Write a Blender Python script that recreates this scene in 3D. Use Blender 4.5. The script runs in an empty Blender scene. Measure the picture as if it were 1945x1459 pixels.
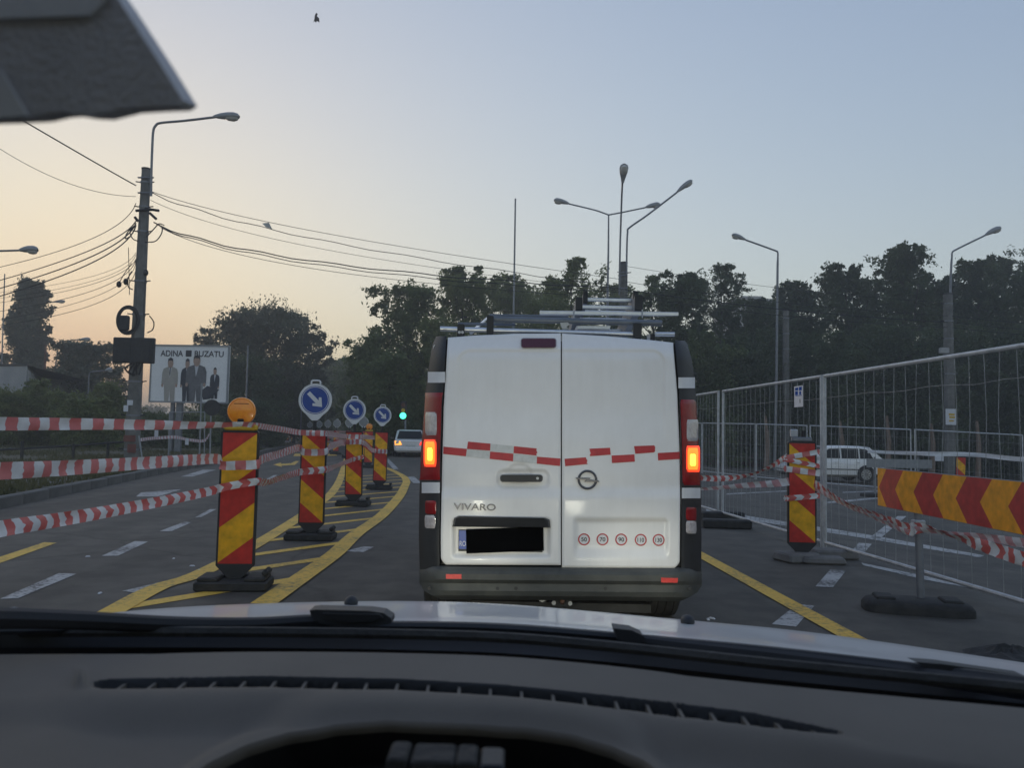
import bpy, bmesh, math, random
import numpy as np
from mathutils import Matrix, Vector
R = math.radians
sc = bpy.context.scene
col = sc.collection
rnd = random.Random(7)
rng = np.random.default_rng(11)

# ---------------------------------------------------------------- camera, sky, sun, exposure
CAMH = 1.33
F = 1500.0
HOR0 = 824.0
PITCH = math.atan((HOR0 - 729.5) / F)
ROLL = R(1.2)
cam_d = bpy.data.cameras.new('camera')
cam = bpy.data.objects.new('camera', cam_d)
col.objects.link(cam)
RM = Matrix.Rotation(R(90) + PITCH, 3, 'X') @ Matrix.Rotation(ROLL, 3, 'Z')
cam.matrix_world = Matrix.Translation((0, 0, CAMH)) @ RM.to_4x4()
cam_d.sensor_width = 36.0
cam_d.lens = F / 1945.0 * 36.0
cam_d.clip_start = 0.02
cam_d.clip_end = 3000.0
cam_d.dof.use_dof = True
cam_d.dof.focus_distance = 9.0
cam_d.dof.aperture_fstop = 9.0
sc.camera = cam

SUN_AZ = R(-30)          # left of straight ahead
SUN_EL = R(2.2)
w = bpy.data.worlds.new('World')
sc.world = w
w.use_nodes = True
nt = w.node_tree
nt.nodes.clear()
sky = nt.nodes.new('ShaderNodeTexSky')
sky.sky_type = 'NISHITA'
sky.sun_disc = False
sky.sun_elevation = SUN_EL
sky.sun_rotation = SUN_AZ
sky.altitude = 80
sky.air_density = 1.0
sky.dust_density = 1.0
sky.ozone_density = 1.0
bg = nt.nodes.new('ShaderNodeBackground')
bg.inputs['Strength'].default_value = 0.15
wo = nt.nodes.new('ShaderNodeOutputWorld')
# camera-like shoulder on the sky radiance, the same for every direction (the phone's HDR response)
def wmath(op, a, b):
    n = nt.nodes.new('ShaderNodeMath')
    n.operation = op
    for i, v in enumerate((a, b)):
        if isinstance(v, (int, float)):
            n.inputs[i].default_value = v
        else:
            nt.links.new(v, n.inputs[i])
    return n.outputs[0]


sep = nt.nodes.new('ShaderNodeSeparateColor')
comb = nt.nodes.new('ShaderNodeCombineColor')
nt.links.new(sky.outputs[0], sep.inputs[0])
SK = 0.15
chan = [wmath('MULTIPLY', sep.outputs[i], SK) for i in range(3)]
for i, (s_, k_, c_) in enumerate(((.905, .262, .0), (1.12, .320, .172), (.915, .162, .235))):
    v = wmath('DIVIDE', wmath('MULTIPLY', chan[i], s_ / SK), wmath('ADD', chan[i], k_))
    v = wmath('DIVIDE', v, wmath('ADD', wmath('MULTIPLY', chan[0], c_), 1.0))
    nt.links.new(v, comb.inputs[i])
nt.links.new(comb.outputs[0], bg.inputs['Color'])
nt.links.new(bg.outputs[0], wo.inputs['Surface'])
sun_d = bpy.data.lights.new('sun', 'SUN')
sun_d.energy = 0.25
sun_d.angle = R(1.0)
sun_d.color = (1.0, 0.62, 0.36)
sun = bpy.data.objects.new('sun', sun_d)
col.objects.link(sun)
sd = Vector((math.sin(SUN_AZ) * math.cos(SUN_EL), math.cos(SUN_AZ) * math.cos(SUN_EL), math.sin(SUN_EL)))
sun.rotation_euler = sd.to_track_quat('Z', 'Y').to_euler()
sun.location = (0, 0, 60)
vs = sc.view_settings
vs.view_transform = 'Standard'
vs.look = 'None'
vs.gamma = 1.0
vs.use_curve_mapping = False
vs.exposure = 0.48

# ---------------------------------------------------------------- pixel geometry helpers (survey of the photograph)
SLOPE, SX0, SX1 = 0.036, 4.0, 30.0


def gz(x):
    return -SLOPE * (min(max(x, SX0), SX1) - SX0)


def ray(px, py):
    return RM @ Vector(((px - 972.5) / F, -(py - 729.5) / F, -1.0))


def at(px, py, Y):
    d = ray(px, py)
    return Vector((0, 0, CAMH)) + d * (Y / d.y)


def G(px, py, lift=0.0):
    d = ray(px, py)
    t = (lift - CAMH) / d.z
    p = Vector((0, 0, CAMH)) + d * t
    if p.x > SX0:
        # z = lift - SLOPE*(x-SX0)
        t = (lift + SLOPE * SX0 - CAMH) / (d.z + SLOPE * d.x)
        p = Vector((0, 0, CAMH)) + d * t
    return p


def onz(px, py, z):
    d = ray(px, py)
    return Vector((0, 0, CAMH)) + d * ((z - CAMH) / d.z)


def lerp(tab, x):
    if x <= tab[0][0]:
        a, b = tab[0], tab[1]
    elif x >= tab[-1][0]:
        a, b = tab[-2], tab[-1]
    else:
        for a, b in zip(tab, tab[1:]):
            if a[0] <= x <= b[0]:
                break
    return a[1] + (b[1] - a[1]) * (x - a[0]) / (b[0] - a[0])


def clampt(tab, x):
    return lerp(tab, min(max(x, tab[0][0]), tab[-1][0]))


def sstep(a, b, x):
    t = min(max((x - a) / (b - a), 0.0), 1.0)
    return t * t * (3 - 2 * t)


# ---------------------------------------------------------------- materials
MATS = {}


def newmat(name):
    m = bpy.data.materials.new(name)
    m.use_nodes = True
    return m, m.node_tree, m.node_tree.nodes['Principled BSDF']


def mat(name, c, rough=0.6, metal=0.0, var=0.12, scale=8.0, bump=0.0, bscale=60.0, coat=0.0, spec=0.5, c2=None, detail=6.0, emit=None, es=0.0):
    """Principled with object-space noise between c*(1-var) and c*(1+var) (or c and c2), optional fine bump"""
    m, t, p = newmat(name)
    tc = t.nodes.new('ShaderNodeTexCoord')
    n = t.nodes.new('ShaderNodeTexNoise')
    n.inputs['Scale'].default_value = scale
    n.inputs['Detail'].default_value = detail
    n.inputs['Roughness'].default_value = 0.6
    t.links.new(tc.outputs['Object'], n.inputs['Vector'])
    r = t.nodes.new('ShaderNodeValToRGB')
    a = c if c2 is not None else tuple(v * (1 - var) for v in c)
    b = c2 if c2 is not None else tuple(min(v * (1 + var), 1) for v in c)
    r.color_ramp.elements[0].position = 0.32
    r.color_ramp.elements[1].position = 0.68
    r.color_ramp.elements[0].color = (*a, 1)
    r.color_ramp.elements[1].color = (*b, 1)
    t.links.new(n.outputs['Fac'], r.inputs['Fac'])
    t.links.new(r.outputs['Color'], p.inputs['Base Color'])
    p.inputs['Roughness'].default_value = rough
    p.inputs['Metallic'].default_value = metal
    p.inputs['Specular IOR Level'].default_value = spec
    p.inputs['Coat Weight'].default_value = coat
    p.inputs['Coat Roughness'].default_value = 0.08
    if emit:
        p.inputs['Emission Color'].default_value = (*emit, 1)
        p.inputs['Emission Strength'].default_value = es
    if bump:
        n2 = t.nodes.new('ShaderNodeTexNoise')
        n2.inputs['Scale'].default_value = bscale
        n2.inputs['Detail'].default_value = 4
        t.links.new(tc.outputs['Object'], n2.inputs['Vector'])
        bn = t.nodes.new('ShaderNodeBump')
        bn.inputs['Strength'].default_value = bump
        bn.inputs['Distance'].default_value = 0.01
        t.links.new(n2.outputs['Fac'], bn.inputs['Height'])
        t.links.new(bn.outputs['Normal'], p.inputs['Normal'])
    MATS[name] = m
    return m


def stripe_mat(name, ca, cb, ux, uy, period, duty=0.5, rough=0.4, chevron=False, off=0.0, wear=0.15, spec=0.5):
    """flat print: bands of ca/cb on metric UVs; chevron folds v about 0"""
    m, t, p = newmat(name)
    uv = t.nodes.new('ShaderNodeUVMap')
    sp = t.nodes.new('ShaderNodeSeparateXYZ')
    t.links.new(uv.outputs['UV'], sp.inputs[0])

    def math_n(op, a, b=None, v=None):
        n = t.nodes.new('ShaderNodeMath')
        n.operation = op
        t.links.new(a, n.inputs[0])
        if b is not None:
            t.links.new(b, n.inputs[1])
        elif v is not None:
            n.inputs[1].default_value = v
        return n.outputs[0]
    y = sp.outputs['Y']
    if chevron:
        y = math_n('ABSOLUTE', y)
    s = math_n('ADD', math_n('MULTIPLY', sp.outputs['X'], v=ux), math_n('MULTIPLY', y, v=uy))
    s = math_n('ADD', s, v=off)
    s = math_n('FLOORED_MODULO', s, v=period)
    s = math_n('LESS_THAN', s, v=period * duty)
    mx = t.nodes.new('ShaderNodeMix')
    mx.data_type = 'RGBA'
    mx.inputs[6].default_value = (*cb, 1)
    mx.inputs[7].default_value = (*ca, 1)
    t.links.new(s, mx.inputs[0])
    tc = t.nodes.new('ShaderNodeTexCoord')
    n = t.nodes.new('ShaderNodeTexNoise')
    n.inputs['Scale'].default_value = 14
    n.inputs['Detail'].default_value = 8
    t.links.new(tc.outputs['Object'], n.inputs['Vector'])
    mr = t.nodes.new('ShaderNodeMapRange')
    mr.inputs[1].default_value = 0.3
    mr.inputs[2].default_value = 0.75
    mr.inputs[3].default_value = 1.0 + wear * 0.4
    mr.inputs[4].default_value = 1.0 - wear
    t.links.new(n.outputs['Fac'], mr.inputs[0])
    m2 = t.nodes.new('ShaderNodeMix')
    m2.data_type = 'RGBA'
    m2.blend_type = 'MULTIPLY'
    m2.inputs[0].default_value = 1.0
    t.links.new(mx.outputs[2], m2.inputs[6])
    t.links.new(mr.outputs[0], m2.inputs[7])
    t.links.new(m2.outputs[2], p.inputs['Base Color'])
    p.inputs['Roughness'].default_value = rough
    p.inputs['Specular IOR Level'].default_value = spec
    MATS[name] = m
    return m


def leaf_mat(name, dark, light, trans=0.25):
    m, t, p = newmat(name)
    ge = t.nodes.new('ShaderNodeNewGeometry')
    tc = t.nodes.new('ShaderNodeTexCoord')
    n = t.nodes.new('ShaderNodeTexNoise')
    n.inputs['Scale'].default_value = 0.55
    n.inputs['Detail'].default_value = 3
    t.links.new(tc.outputs['Object'], n.inputs['Vector'])
    ad = t.nodes.new('ShaderNodeMath')
    ad.operation = 'MULTIPLY_ADD'
    ad.inputs[1].default_value = 0.45
    t.links.new(ge.outputs['Random Per Island'], ad.inputs[0])
    sb = t.nodes.new('ShaderNodeMath')
    sb.operation = 'MULTIPLY_ADD'
    sb.inputs[1].default_value = 1.5
    sb.inputs[2].default_value = -0.45
    t.links.new(n.outputs['Fac'], sb.inputs[0])
    t.links.new(sb.outputs[0], ad.inputs[2])
    r = t.nodes.new('ShaderNodeValToRGB')
    r.color_ramp.elements[0].color = (*dark, 1)
    r.color_ramp.elements[1].color = (*light, 1)
    t.links.new(ad.outputs[0], r.inputs['Fac'])
    t.links.new(r.outputs['Color'], p.inputs['Base Color'])
    p.inputs['Roughness'].default_value = 0.55
    p.inputs['Specular IOR Level'].default_value = 0.3
    tr = t.nodes.new('ShaderNodeBsdfTranslucent')
    t.links.new(r.outputs['Color'], tr.inputs['Color'])
    ms = t.nodes.new('ShaderNodeMixShader')
    ms.inputs[0].default_value = trans
    t.links.new(p.outputs[0], ms.inputs[1])
    t.links.new(tr.outputs[0], ms.inputs[2])
    t.links.new(ms.outputs[0], t.nodes['Material Output'].inputs['Surface'])
    MATS[name] = m
    return m


def asphalt_mat():
    m, t, p = newmat('asphalt')
    tc = t.nodes.new('ShaderNodeTexCoord')

    def noise(s, d=6, ro=0.6, vec=None):
        n = t.nodes.new('ShaderNodeTexNoise')
        n.inputs['Scale'].default_value = s
        n.inputs['Detail'].default_value = d
        n.inputs['Roughness'].default_value = ro
        t.links.new(vec or tc.outputs['Object'], n.inputs['Vector'])
        return n.outputs['Fac']

    def ramp(f, a, b, p0=0.3, p1=0.7):
        r = t.nodes.new('ShaderNodeValToRGB')
        r.color_ramp.elements[0].position = p0
        r.color_ramp.elements[1].position = p1
        r.color_ramp.elements[0].color = (*a, 1)
        r.color_ramp.elements[1].color = (*b, 1)
        t.links.new(f, r.inputs['Fac'])
        return r.outputs['Color']

    def mul(a, b, f=1.0):
        x = t.nodes.new('ShaderNodeMix')
        x.data_type = 'RGBA'
        x.blend_type = 'MULTIPLY'
        x.inputs[0].default_value = f
        t.links.new(a, x.inputs[6])
        t.links.new(b, x.inputs[7])
        return x.outputs[2]
    base = ramp(noise(0.35, 8), (0.098, 0.090, 0.077), (0.134, 0.123, 0.106))
    # wheel-track streaks along the road direction
    mp = t.nodes.new('ShaderNodeMapping')
    mp.inputs['Rotation'].default_value = (0, 0, R(-8))
    mp.inputs['Scale'].default_value = (1.1, 0.05, 1)
    t.links.new(tc.outputs['Object'], mp.inputs['Vector'])
    base = mul(base, ramp(noise(1.4, 4, 0.5, mp.outputs[0]), (0.68, 0.68, 0.68), (1.2, 1.18, 1.15)))
    base = mul(base, ramp(noise(140, 2, 0.7), (0.6, 0.6, 0.6), (1.35, 1.35, 1.33), 0.3, 0.72))
    # dark cracks / sealed joints
    v = t.nodes.new('ShaderNodeTexVoronoi')
    v.feature = 'DISTANCE_TO_EDGE'
    v.inputs['Scale'].default_value = 0.16
    n2 = t.nodes.new('ShaderNodeTexNoise')
    n2.inputs['Scale'].default_value = 0.9
    n2.inputs['Detail'].default_value = 5
    t.links.new(tc.outputs['Object'], n2.inputs['Vector'])
    va = t.nodes.new('ShaderNodeVectorMath')
    va.operation = 'ADD'
    t.links.new(tc.outputs['Object'], va.inputs[0])
    t.links.new(n2.outputs['Color'], va.inputs[1])
    t.links.new(va.outputs[0], v.inputs['Vector'])
    base = mul(base, ramp(v.outputs['Distance'], (0.55, 0.55, 0.55), (1, 1, 1), 0.0, 0.006), 0.8)
    base = mul(base, ramp(noise(2.6, 5), (0.72, 0.72, 0.72), (1.1, 1.09, 1.07), 0.38, 0.62))
    t.links.new(base, p.inputs['Base Color'])
    p.inputs['Roughness'].default_value = 0.72
    p.inputs['Specular IOR Level'].default_value = 0.35
    bn = t.nodes.new('ShaderNodeBump')
    bn.inputs['Strength'].default_value = 0.5
    bn.inputs['Distance'].default_value = 0.006
    t.links.new(noise(160, 3, 0.7), bn.inputs['Height'])
    t.links.new(bn.outputs['Normal'], p.inputs['Normal'])
    MATS['asphalt'] = m
    return m


def paint_mat(name, c, worn=0.5):
    """road paint worn through to the asphalt in specks"""
    m, t, p = newmat(name)
    tc = t.nodes.new('ShaderNodeTexCoord')
    n = t.nodes.new('ShaderNodeTexNoise')
    n.inputs['Scale'].default_value = 22
    n.inputs['Detail'].default_value = 9
    n.inputs['Roughness'].default_value = 0.75
    t.links.new(tc.outputs['Object'], n.inputs['Vector'])
    n3 = t.nodes.new('ShaderNodeTexNoise')
    n3.inputs['Scale'].default_value = 1.7
    n3.inputs['Detail'].default_value = 4
    t.links.new(tc.outputs['Object'], n3.inputs['Vector'])
    av = t.nodes.new('ShaderNodeMath')
    av.operation = 'MULTIPLY_ADD'
    av.inputs[1].default_value = 0.5
    t.links.new(n3.outputs['Fac'], av.inputs[0])
    t.links.new(n.outputs['Fac'], av.inputs[2])
    r = t.nodes.new('ShaderNodeValToRGB')
    e = r.color_ramp.elements
    e[0].position = 0.74
    e[1].position = 0.74 + 0.22 * (1 - worn) + 0.06
    e[0].color = (*c, 1)
    e[1].color = (0.075, 0.072, 0.068, 1)
    e2 = r.color_ramp.elements.new(0.55)
    e2.color = (*[v * 1.08 for v in c], 1)
    t.links.new(av.outputs[0], r.inputs['Fac'])
    t.links.new(r.outputs['Color'], p.inputs['Base Color'])
    p.inputs['Roughness'].default_value = 0.65
    MATS[name] = m
    return m


def emis(name, c, s, base=(0.1, 0.1, 0.1), rough=0.25):
    m, t, p = newmat(name)
    p.inputs['Base Color'].default_value = (*base, 1)
    p.inputs['Emission Color'].default_value = (*c, 1)
    p.inputs['Emission Strength'].default_value = s
    p.inputs['Roughness'].default_value = rough
    MATS[name] = m
    return m


asphalt_mat()
paint_mat('white_paint', (0.46, 0.45, 0.43), 0.7)
paint_mat('yellow_paint', (0.82, 0.50, 0.07), 0.1)
mat('soil', (0.045, 0.038, 0.028), 0.95, c2=(0.10, 0.085, 0.06), scale=0.8, bump=0.6, bscale=20)
mat('verge_soil', (0.06, 0.058, 0.03), 0.95, c2=(0.13, 0.11, 0.075), scale=0.9, bump=0.6, bscale=25)
mat('pavement', (0.16, 0.15, 0.145), 0.9, c2=(0.22, 0.2, 0.19), scale=2.0, bump=0.3)
mat('kerb_concrete', (0.11, 0.105, 0.095), 0.9, c2=(0.19, 0.18, 0.165), scale=3, bump=0.4)
mat('concrete', (0.12, 0.118, 0.11), 0.9, c2=(0.21, 0.205, 0.19), scale=3.5, bump=0.5, bscale=40)
mat('dark_concrete', (0.12, 0.115, 0.11), 0.92, c2=(0.2, 0.19, 0.18), scale=4, bump=0.5, bscale=40)
mat('galvanised', (0.40, 0.41, 0.42), 0.5, metal=0.35, c2=(0.58, 0.59, 0.6), scale=9)
mat('fence_wire', (0.36, 0.36, 0.35), 0.55, metal=0.2, var=0.2)
mat('grey_steel', (0.22, 0.23, 0.25), 0.5, metal=0.4, var=0.15)
mat('lamp_grey', (0.30, 0.31, 0.32), 0.5, var=0.1)
mat('lamp_glass', (0.55, 0.54, 0.5), 0.25, var=0.1)
mat('aluminium', (0.66, 0.67, 0.69), 0.33, metal=0.85, c2=(0.78, 0.79, 0.8), scale=20)
mat('pipe_grey', (0.16, 0.18, 0.21), 0.4, metal=0.3, var=0.15)
mat('white_van_paint', (0.85, 0.83, 0.81), 0.32, c2=(0.89, 0.87, 0.85), scale=2.5, coat=0.12)
mat('white_car_paint', (0.86, 0.84, 0.81), 0.3, var=0.03, coat=0.6)
mat('bonnet_paint', (0.74, 0.73, 0.71), 0.38, var=0.03, scale=3, coat=0.6, spec=0.3)
mat('bumper_plastic', (0.045, 0.048, 0.048), 0.62, c2=(0.085, 0.088, 0.080), scale=5, bump=0.15, bscale=200)
mat('black_plastic', (0.022, 0.023, 0.026), 0.5, var=0.25, bump=0.1, bscale=250)
mat('cowl_black', (0.012, 0.012, 0.014), 0.6, var=0.25)
mat('rubber', (0.02, 0.02, 0.02), 0.8, c2=(0.045, 0.043, 0.04), scale=10, bump=0.4, bscale=80)
mat('tyre', (0.022, 0.022, 0.022), 0.85, c2=(0.05, 0.048, 0.045), scale=12, bump=0.2)
mat('wheel_rim', (0.45, 0.46, 0.48), 0.35, metal=0.8, var=0.1)
mat('dash_plastic', (0.128, 0.111, 0.091), 0.68, var=0.12, scale=5, bump=0.25, bscale=900)
mat('dash_dark', (0.012, 0.012, 0.013), 0.7, var=0.2)
mat('visor_fabric', (0.72, 0.70, 0.69), 0.9, var=0.15, bump=0.3, bscale=300)
mat('visor_light', (0.88, 0.88, 0.86), 0.85, var=0.1)
mat('lens_red', (0.26, 0.012, 0.016), 0.25, var=0.2, coat=0.15, spec=0.35)
mat('lens_dark_red', (0.09, 0.012, 0.018), 0.2, var=0.15, coat=0.6)
mat('lens_clear', (0.42, 0.37, 0.37), 0.15, c2=(0.6, 0.56, 0.56), scale=40, coat=0.8)
mat('reflector_red', (0.75, 0.07, 0.06), 0.3, var=0.1, scale=80)
mat('patch_white', (0.72, 0.72, 0.73), 0.5, var=0.05)
mat('tape_red_patch', (0.50, 0.035, 0.04), 0.45, var=0.15, scale=15)
mat('tape_white_patch', (0.56, 0.56, 0.53), 0.5, c2=(0.7, 0.7, 0.68), scale=30)
mat('chrome', (0.10, 0.10, 0.11), 0.35, metal=0.5, var=0.1)
mat('plate_blue', (0.02, 0.07, 0.36), 0.4, var=0.1)
mat('plate_black', (0.002, 0.002, 0.002), 0.9, var=0.0, spec=0.0)
mat('ink_blue', (0.02, 0.08, 0.34), 0.95, var=0.15, spec=0.05)
mat('ink_dark', (0.035, 0.035, 0.045), 0.6, var=0.1)
mat('print_white', (0.68, 0.69, 0.72), 0.5, var=0.05)
mat('sticker_red', (0.5, 0.05, 0.06), 0.5, var=0.1)
mat('sticker_white', (0.72, 0.72, 0.74), 0.5, var=0.05)
mat('sign_white', (0.70, 0.71, 0.72), 0.45, var=0.06)
mat('billboard_white', (0.9, 0.89, 0.88), 0.6, var=0.03)
mat('sign_blue', (0.022, 0.07, 0.31), 0.4, var=0.12)
mat('sign_back', (0.28, 0.29, 0.3), 0.55, metal=0.3, var=0.1)
mat('lamp_orange', (0.95, 0.27, 0.012), 0.28, c2=(1.0, 0.36, 0.02), scale=30, coat=0.6)
mat('lamp_yellow_body', (0.62, 0.40, 0.03), 0.5, var=0.12)
mat('sooty', (0.04, 0.04, 0.04), 0.8, var=0.3)
mat('glass_dark', (0.012, 0.014, 0.017), 0.16, var=0.1, spec=0.22)
mat('bark', (0.055, 0.045, 0.035), 0.95, c2=(0.12, 0.10, 0.085), scale=6, bump=0.8, bscale=30)
mat('pale_bark', (0.16, 0.12, 0.09), 0.95, c2=(0.28, 0.2, 0.15), scale=6, bump=0.8, bscale=30)
mat('wire_black', (0.02, 0.02, 0.022), 0.6, var=0.2)
mat('render_wall', (0.36, 0.36, 0.36), 0.9, c2=(0.44, 0.43, 0.42), scale=1.2)
mat('corrugated', (0.30, 0.31, 0.31), 0.6, c2=(0.38, 0.38, 0.37), scale=1.5)
mat('roof_dark', (0.08, 0.075, 0.075), 0.8, var=0.2)
mat('brick_red', (0.15, 0.055, 0.045), 0.9, c2=(0.22, 0.09, 0.07), scale=3, bump=0.4)
mat('rust_steel', (0.13, 0.06, 0.04), 0.8, c2=(0.2, 0.11, 0.08), scale=6)
mat('suit_beige', (0.42, 0.39, 0.35), 0.6, var=0.08, scale=3)
mat('suit_dark', (0.05, 0.055, 0.07), 0.6, var=0.2, scale=3)
mat('suit_grey', (0.15, 0.15, 0.16), 0.6, var=0.2, scale=6)
mat('skin_print', (0.44, 0.30, 0.24), 0.6, var=0.08)
mat('shirt_print', (0.62, 0.63, 0.66), 0.6, var=0.05)
mat('feather_black', (0.02, 0.02, 0.025), 0.7, var=0.2)
mat('fabric_pale', (0.5, 0.5, 0.48), 0.8, var=0.2)
stripe_mat('tape_stripes', (0.64, 0.185, 0.175), (0.74, 0.74, 0.73), 1, 0, 0.17, rough=0.35, wear=0.12)
stripe_mat('tape_slant', (0.62, 0.125, 0.11), (0.74, 0.74, 0.73), 1, 0.8, 0.16, rough=0.35, chevron=True, wear=0.12)
stripe_mat('tape_faded', (0.62, 0.33, 0.34), (0.74, 0.72, 0.72), 1, 0.3, 0.17, rough=0.35, wear=0.15)
stripe_mat('beacon_stripes_up', (0.58, 0.036, 0.028), (0.88, 0.45, 0.014), -0.76, 1.0, 0.575, off=-1.18, rough=0.33, wear=0.32)
stripe_mat('beacon_stripes_down', (0.58, 0.036, 0.028), (0.88, 0.45, 0.014), 0.85, 1.0, 0.56, off=-0.606, rough=0.33, wear=0.32)
stripe_mat('chevron_print', (0.50, 0.045, 0.036), (0.92, 0.38, 0.012), 1, -0.9, 0.62, duty=0.49, chevron=True, off=-0.03, rough=0.33, wear=0.3)
leaf_mat('leaf_dark', (0.058, 0.084, 0.038), (0.145, 0.185, 0.085), .45)
leaf_mat('leaf_mid', (0.080, 0.112, 0.040), (0.195, 0.240, 0.090), .45)
leaf_mat('leaf_light', (0.11, 0.142, 0.045), (0.26, 0.295, 0.105), .48)
leaf_mat('leaf_grey', (0.078, 0.092, 0.062), (0.18, 0.20, 0.13), .45)
leaf_mat('grass_blades', (0.06, 0.07, 0.025), (0.17, 0.155, 0.075), 0.35)
emis('lit_core', (1.0, 0.52, 0.05), 2.2, (0.5, 0.1, 0.02))
emis('lit_mid', (1.0, 0.17, 0.015), 1.7, (0.5, 0.05, 0.02))
emis('lit_red', (1.0, 0.06, 0.015), 1.0, (0.4, 0.02, 0.02))
emis('lit_orange', (1.0, 0.35, 0.05), 1.6, (0.5, 0.1, 0.02))
emis('lit_green', (0.06, 1.0, 0.5), 2.6, (0.02, 0.2, 0.1))
emis('lit_signal_red', (1.0, 0.05, 0.03), 1.2, (0.2, 0.02, 0.02))
emis('lit_white', (1.0, 0.9, 0.75), 1.6, (0.5, 0.5, 0.5))

# the van has driven through dust: vertical streaks and a dirtier lower third
_m = MATS['white_van_paint']
_t = _m.node_tree
_p = _t.nodes['Principled BSDF']
_src = _p.inputs['Base Color'].links[0].from_socket
_tc = _t.nodes.new('ShaderNodeTexCoord')
_mp = _t.nodes.new('ShaderNodeMapping')
_mp.inputs['Scale'].default_value = (9, 9, .8)
_t.links.new(_tc.outputs['Object'], _mp.inputs['Vector'])
_n = _t.nodes.new('ShaderNodeTexNoise')
_n.inputs['Scale'].default_value = 1.6
_n.inputs['Detail'].default_value = 8
_n.inputs['Roughness'].default_value = .7
_t.links.new(_mp.outputs[0], _n.inputs['Vector'])
_n2 = _t.nodes.new('ShaderNodeTexNoise')
_n2.inputs['Scale'].default_value = 4
_n2.inputs['Detail'].default_value = 10
_n2.inputs['Roughness'].default_value = .75
_t.links.new(_tc.outputs['Object'], _n2.inputs['Vector'])
_a = _t.nodes.new('ShaderNodeMath')
_a.operation = 'MULTIPLY'
_t.links.new(_n.outputs['Fac'], _a.inputs[0])
_t.links.new(_n2.outputs['Fac'], _a.inputs[1])
_r = _t.nodes.new('ShaderNodeMapRange')
_r.inputs[1].default_value = .18
_r.inputs[2].default_value = .42
_r.inputs[3].default_value = 0.0
_r.inputs[4].default_value = .13
_t.links.new(_a.outputs[0], _r.inputs[0])
_x = _t.nodes.new('ShaderNodeMix')
_x.data_type = 'RGBA'
_x.inputs[7].default_value = (.46, .42, .36, 1)
_t.links.new(_src, _x.inputs[6])
_t.links.new(_r.outputs[0], _x.inputs[0])
_t.links.new(_x.outputs[2], _p.inputs['Base Color'])

# ---------------------------------------------------------------- object helpers
ORG = {}


def link(o):
    col.objects.link(o)
    return o


def tag(o, label=None, cat=None, group=None, kind=None):
    if label:
        o['label'] = label
    if cat:
        o['category'] = cat
    if group:
        o['group'] = group
    if kind:
        o['kind'] = kind
    return o


def thing(name, loc, label, cat, group=None, rz=0.0):
    o = bpy.data.objects.new(name, None)
    o.empty_display_size = 0.2
    link(o)
    o.location = loc
    o.rotation_euler = (0, 0, rz)
    ORG[o] = Vector(loc)
    tag(o, label, cat, group)
    return o


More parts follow.
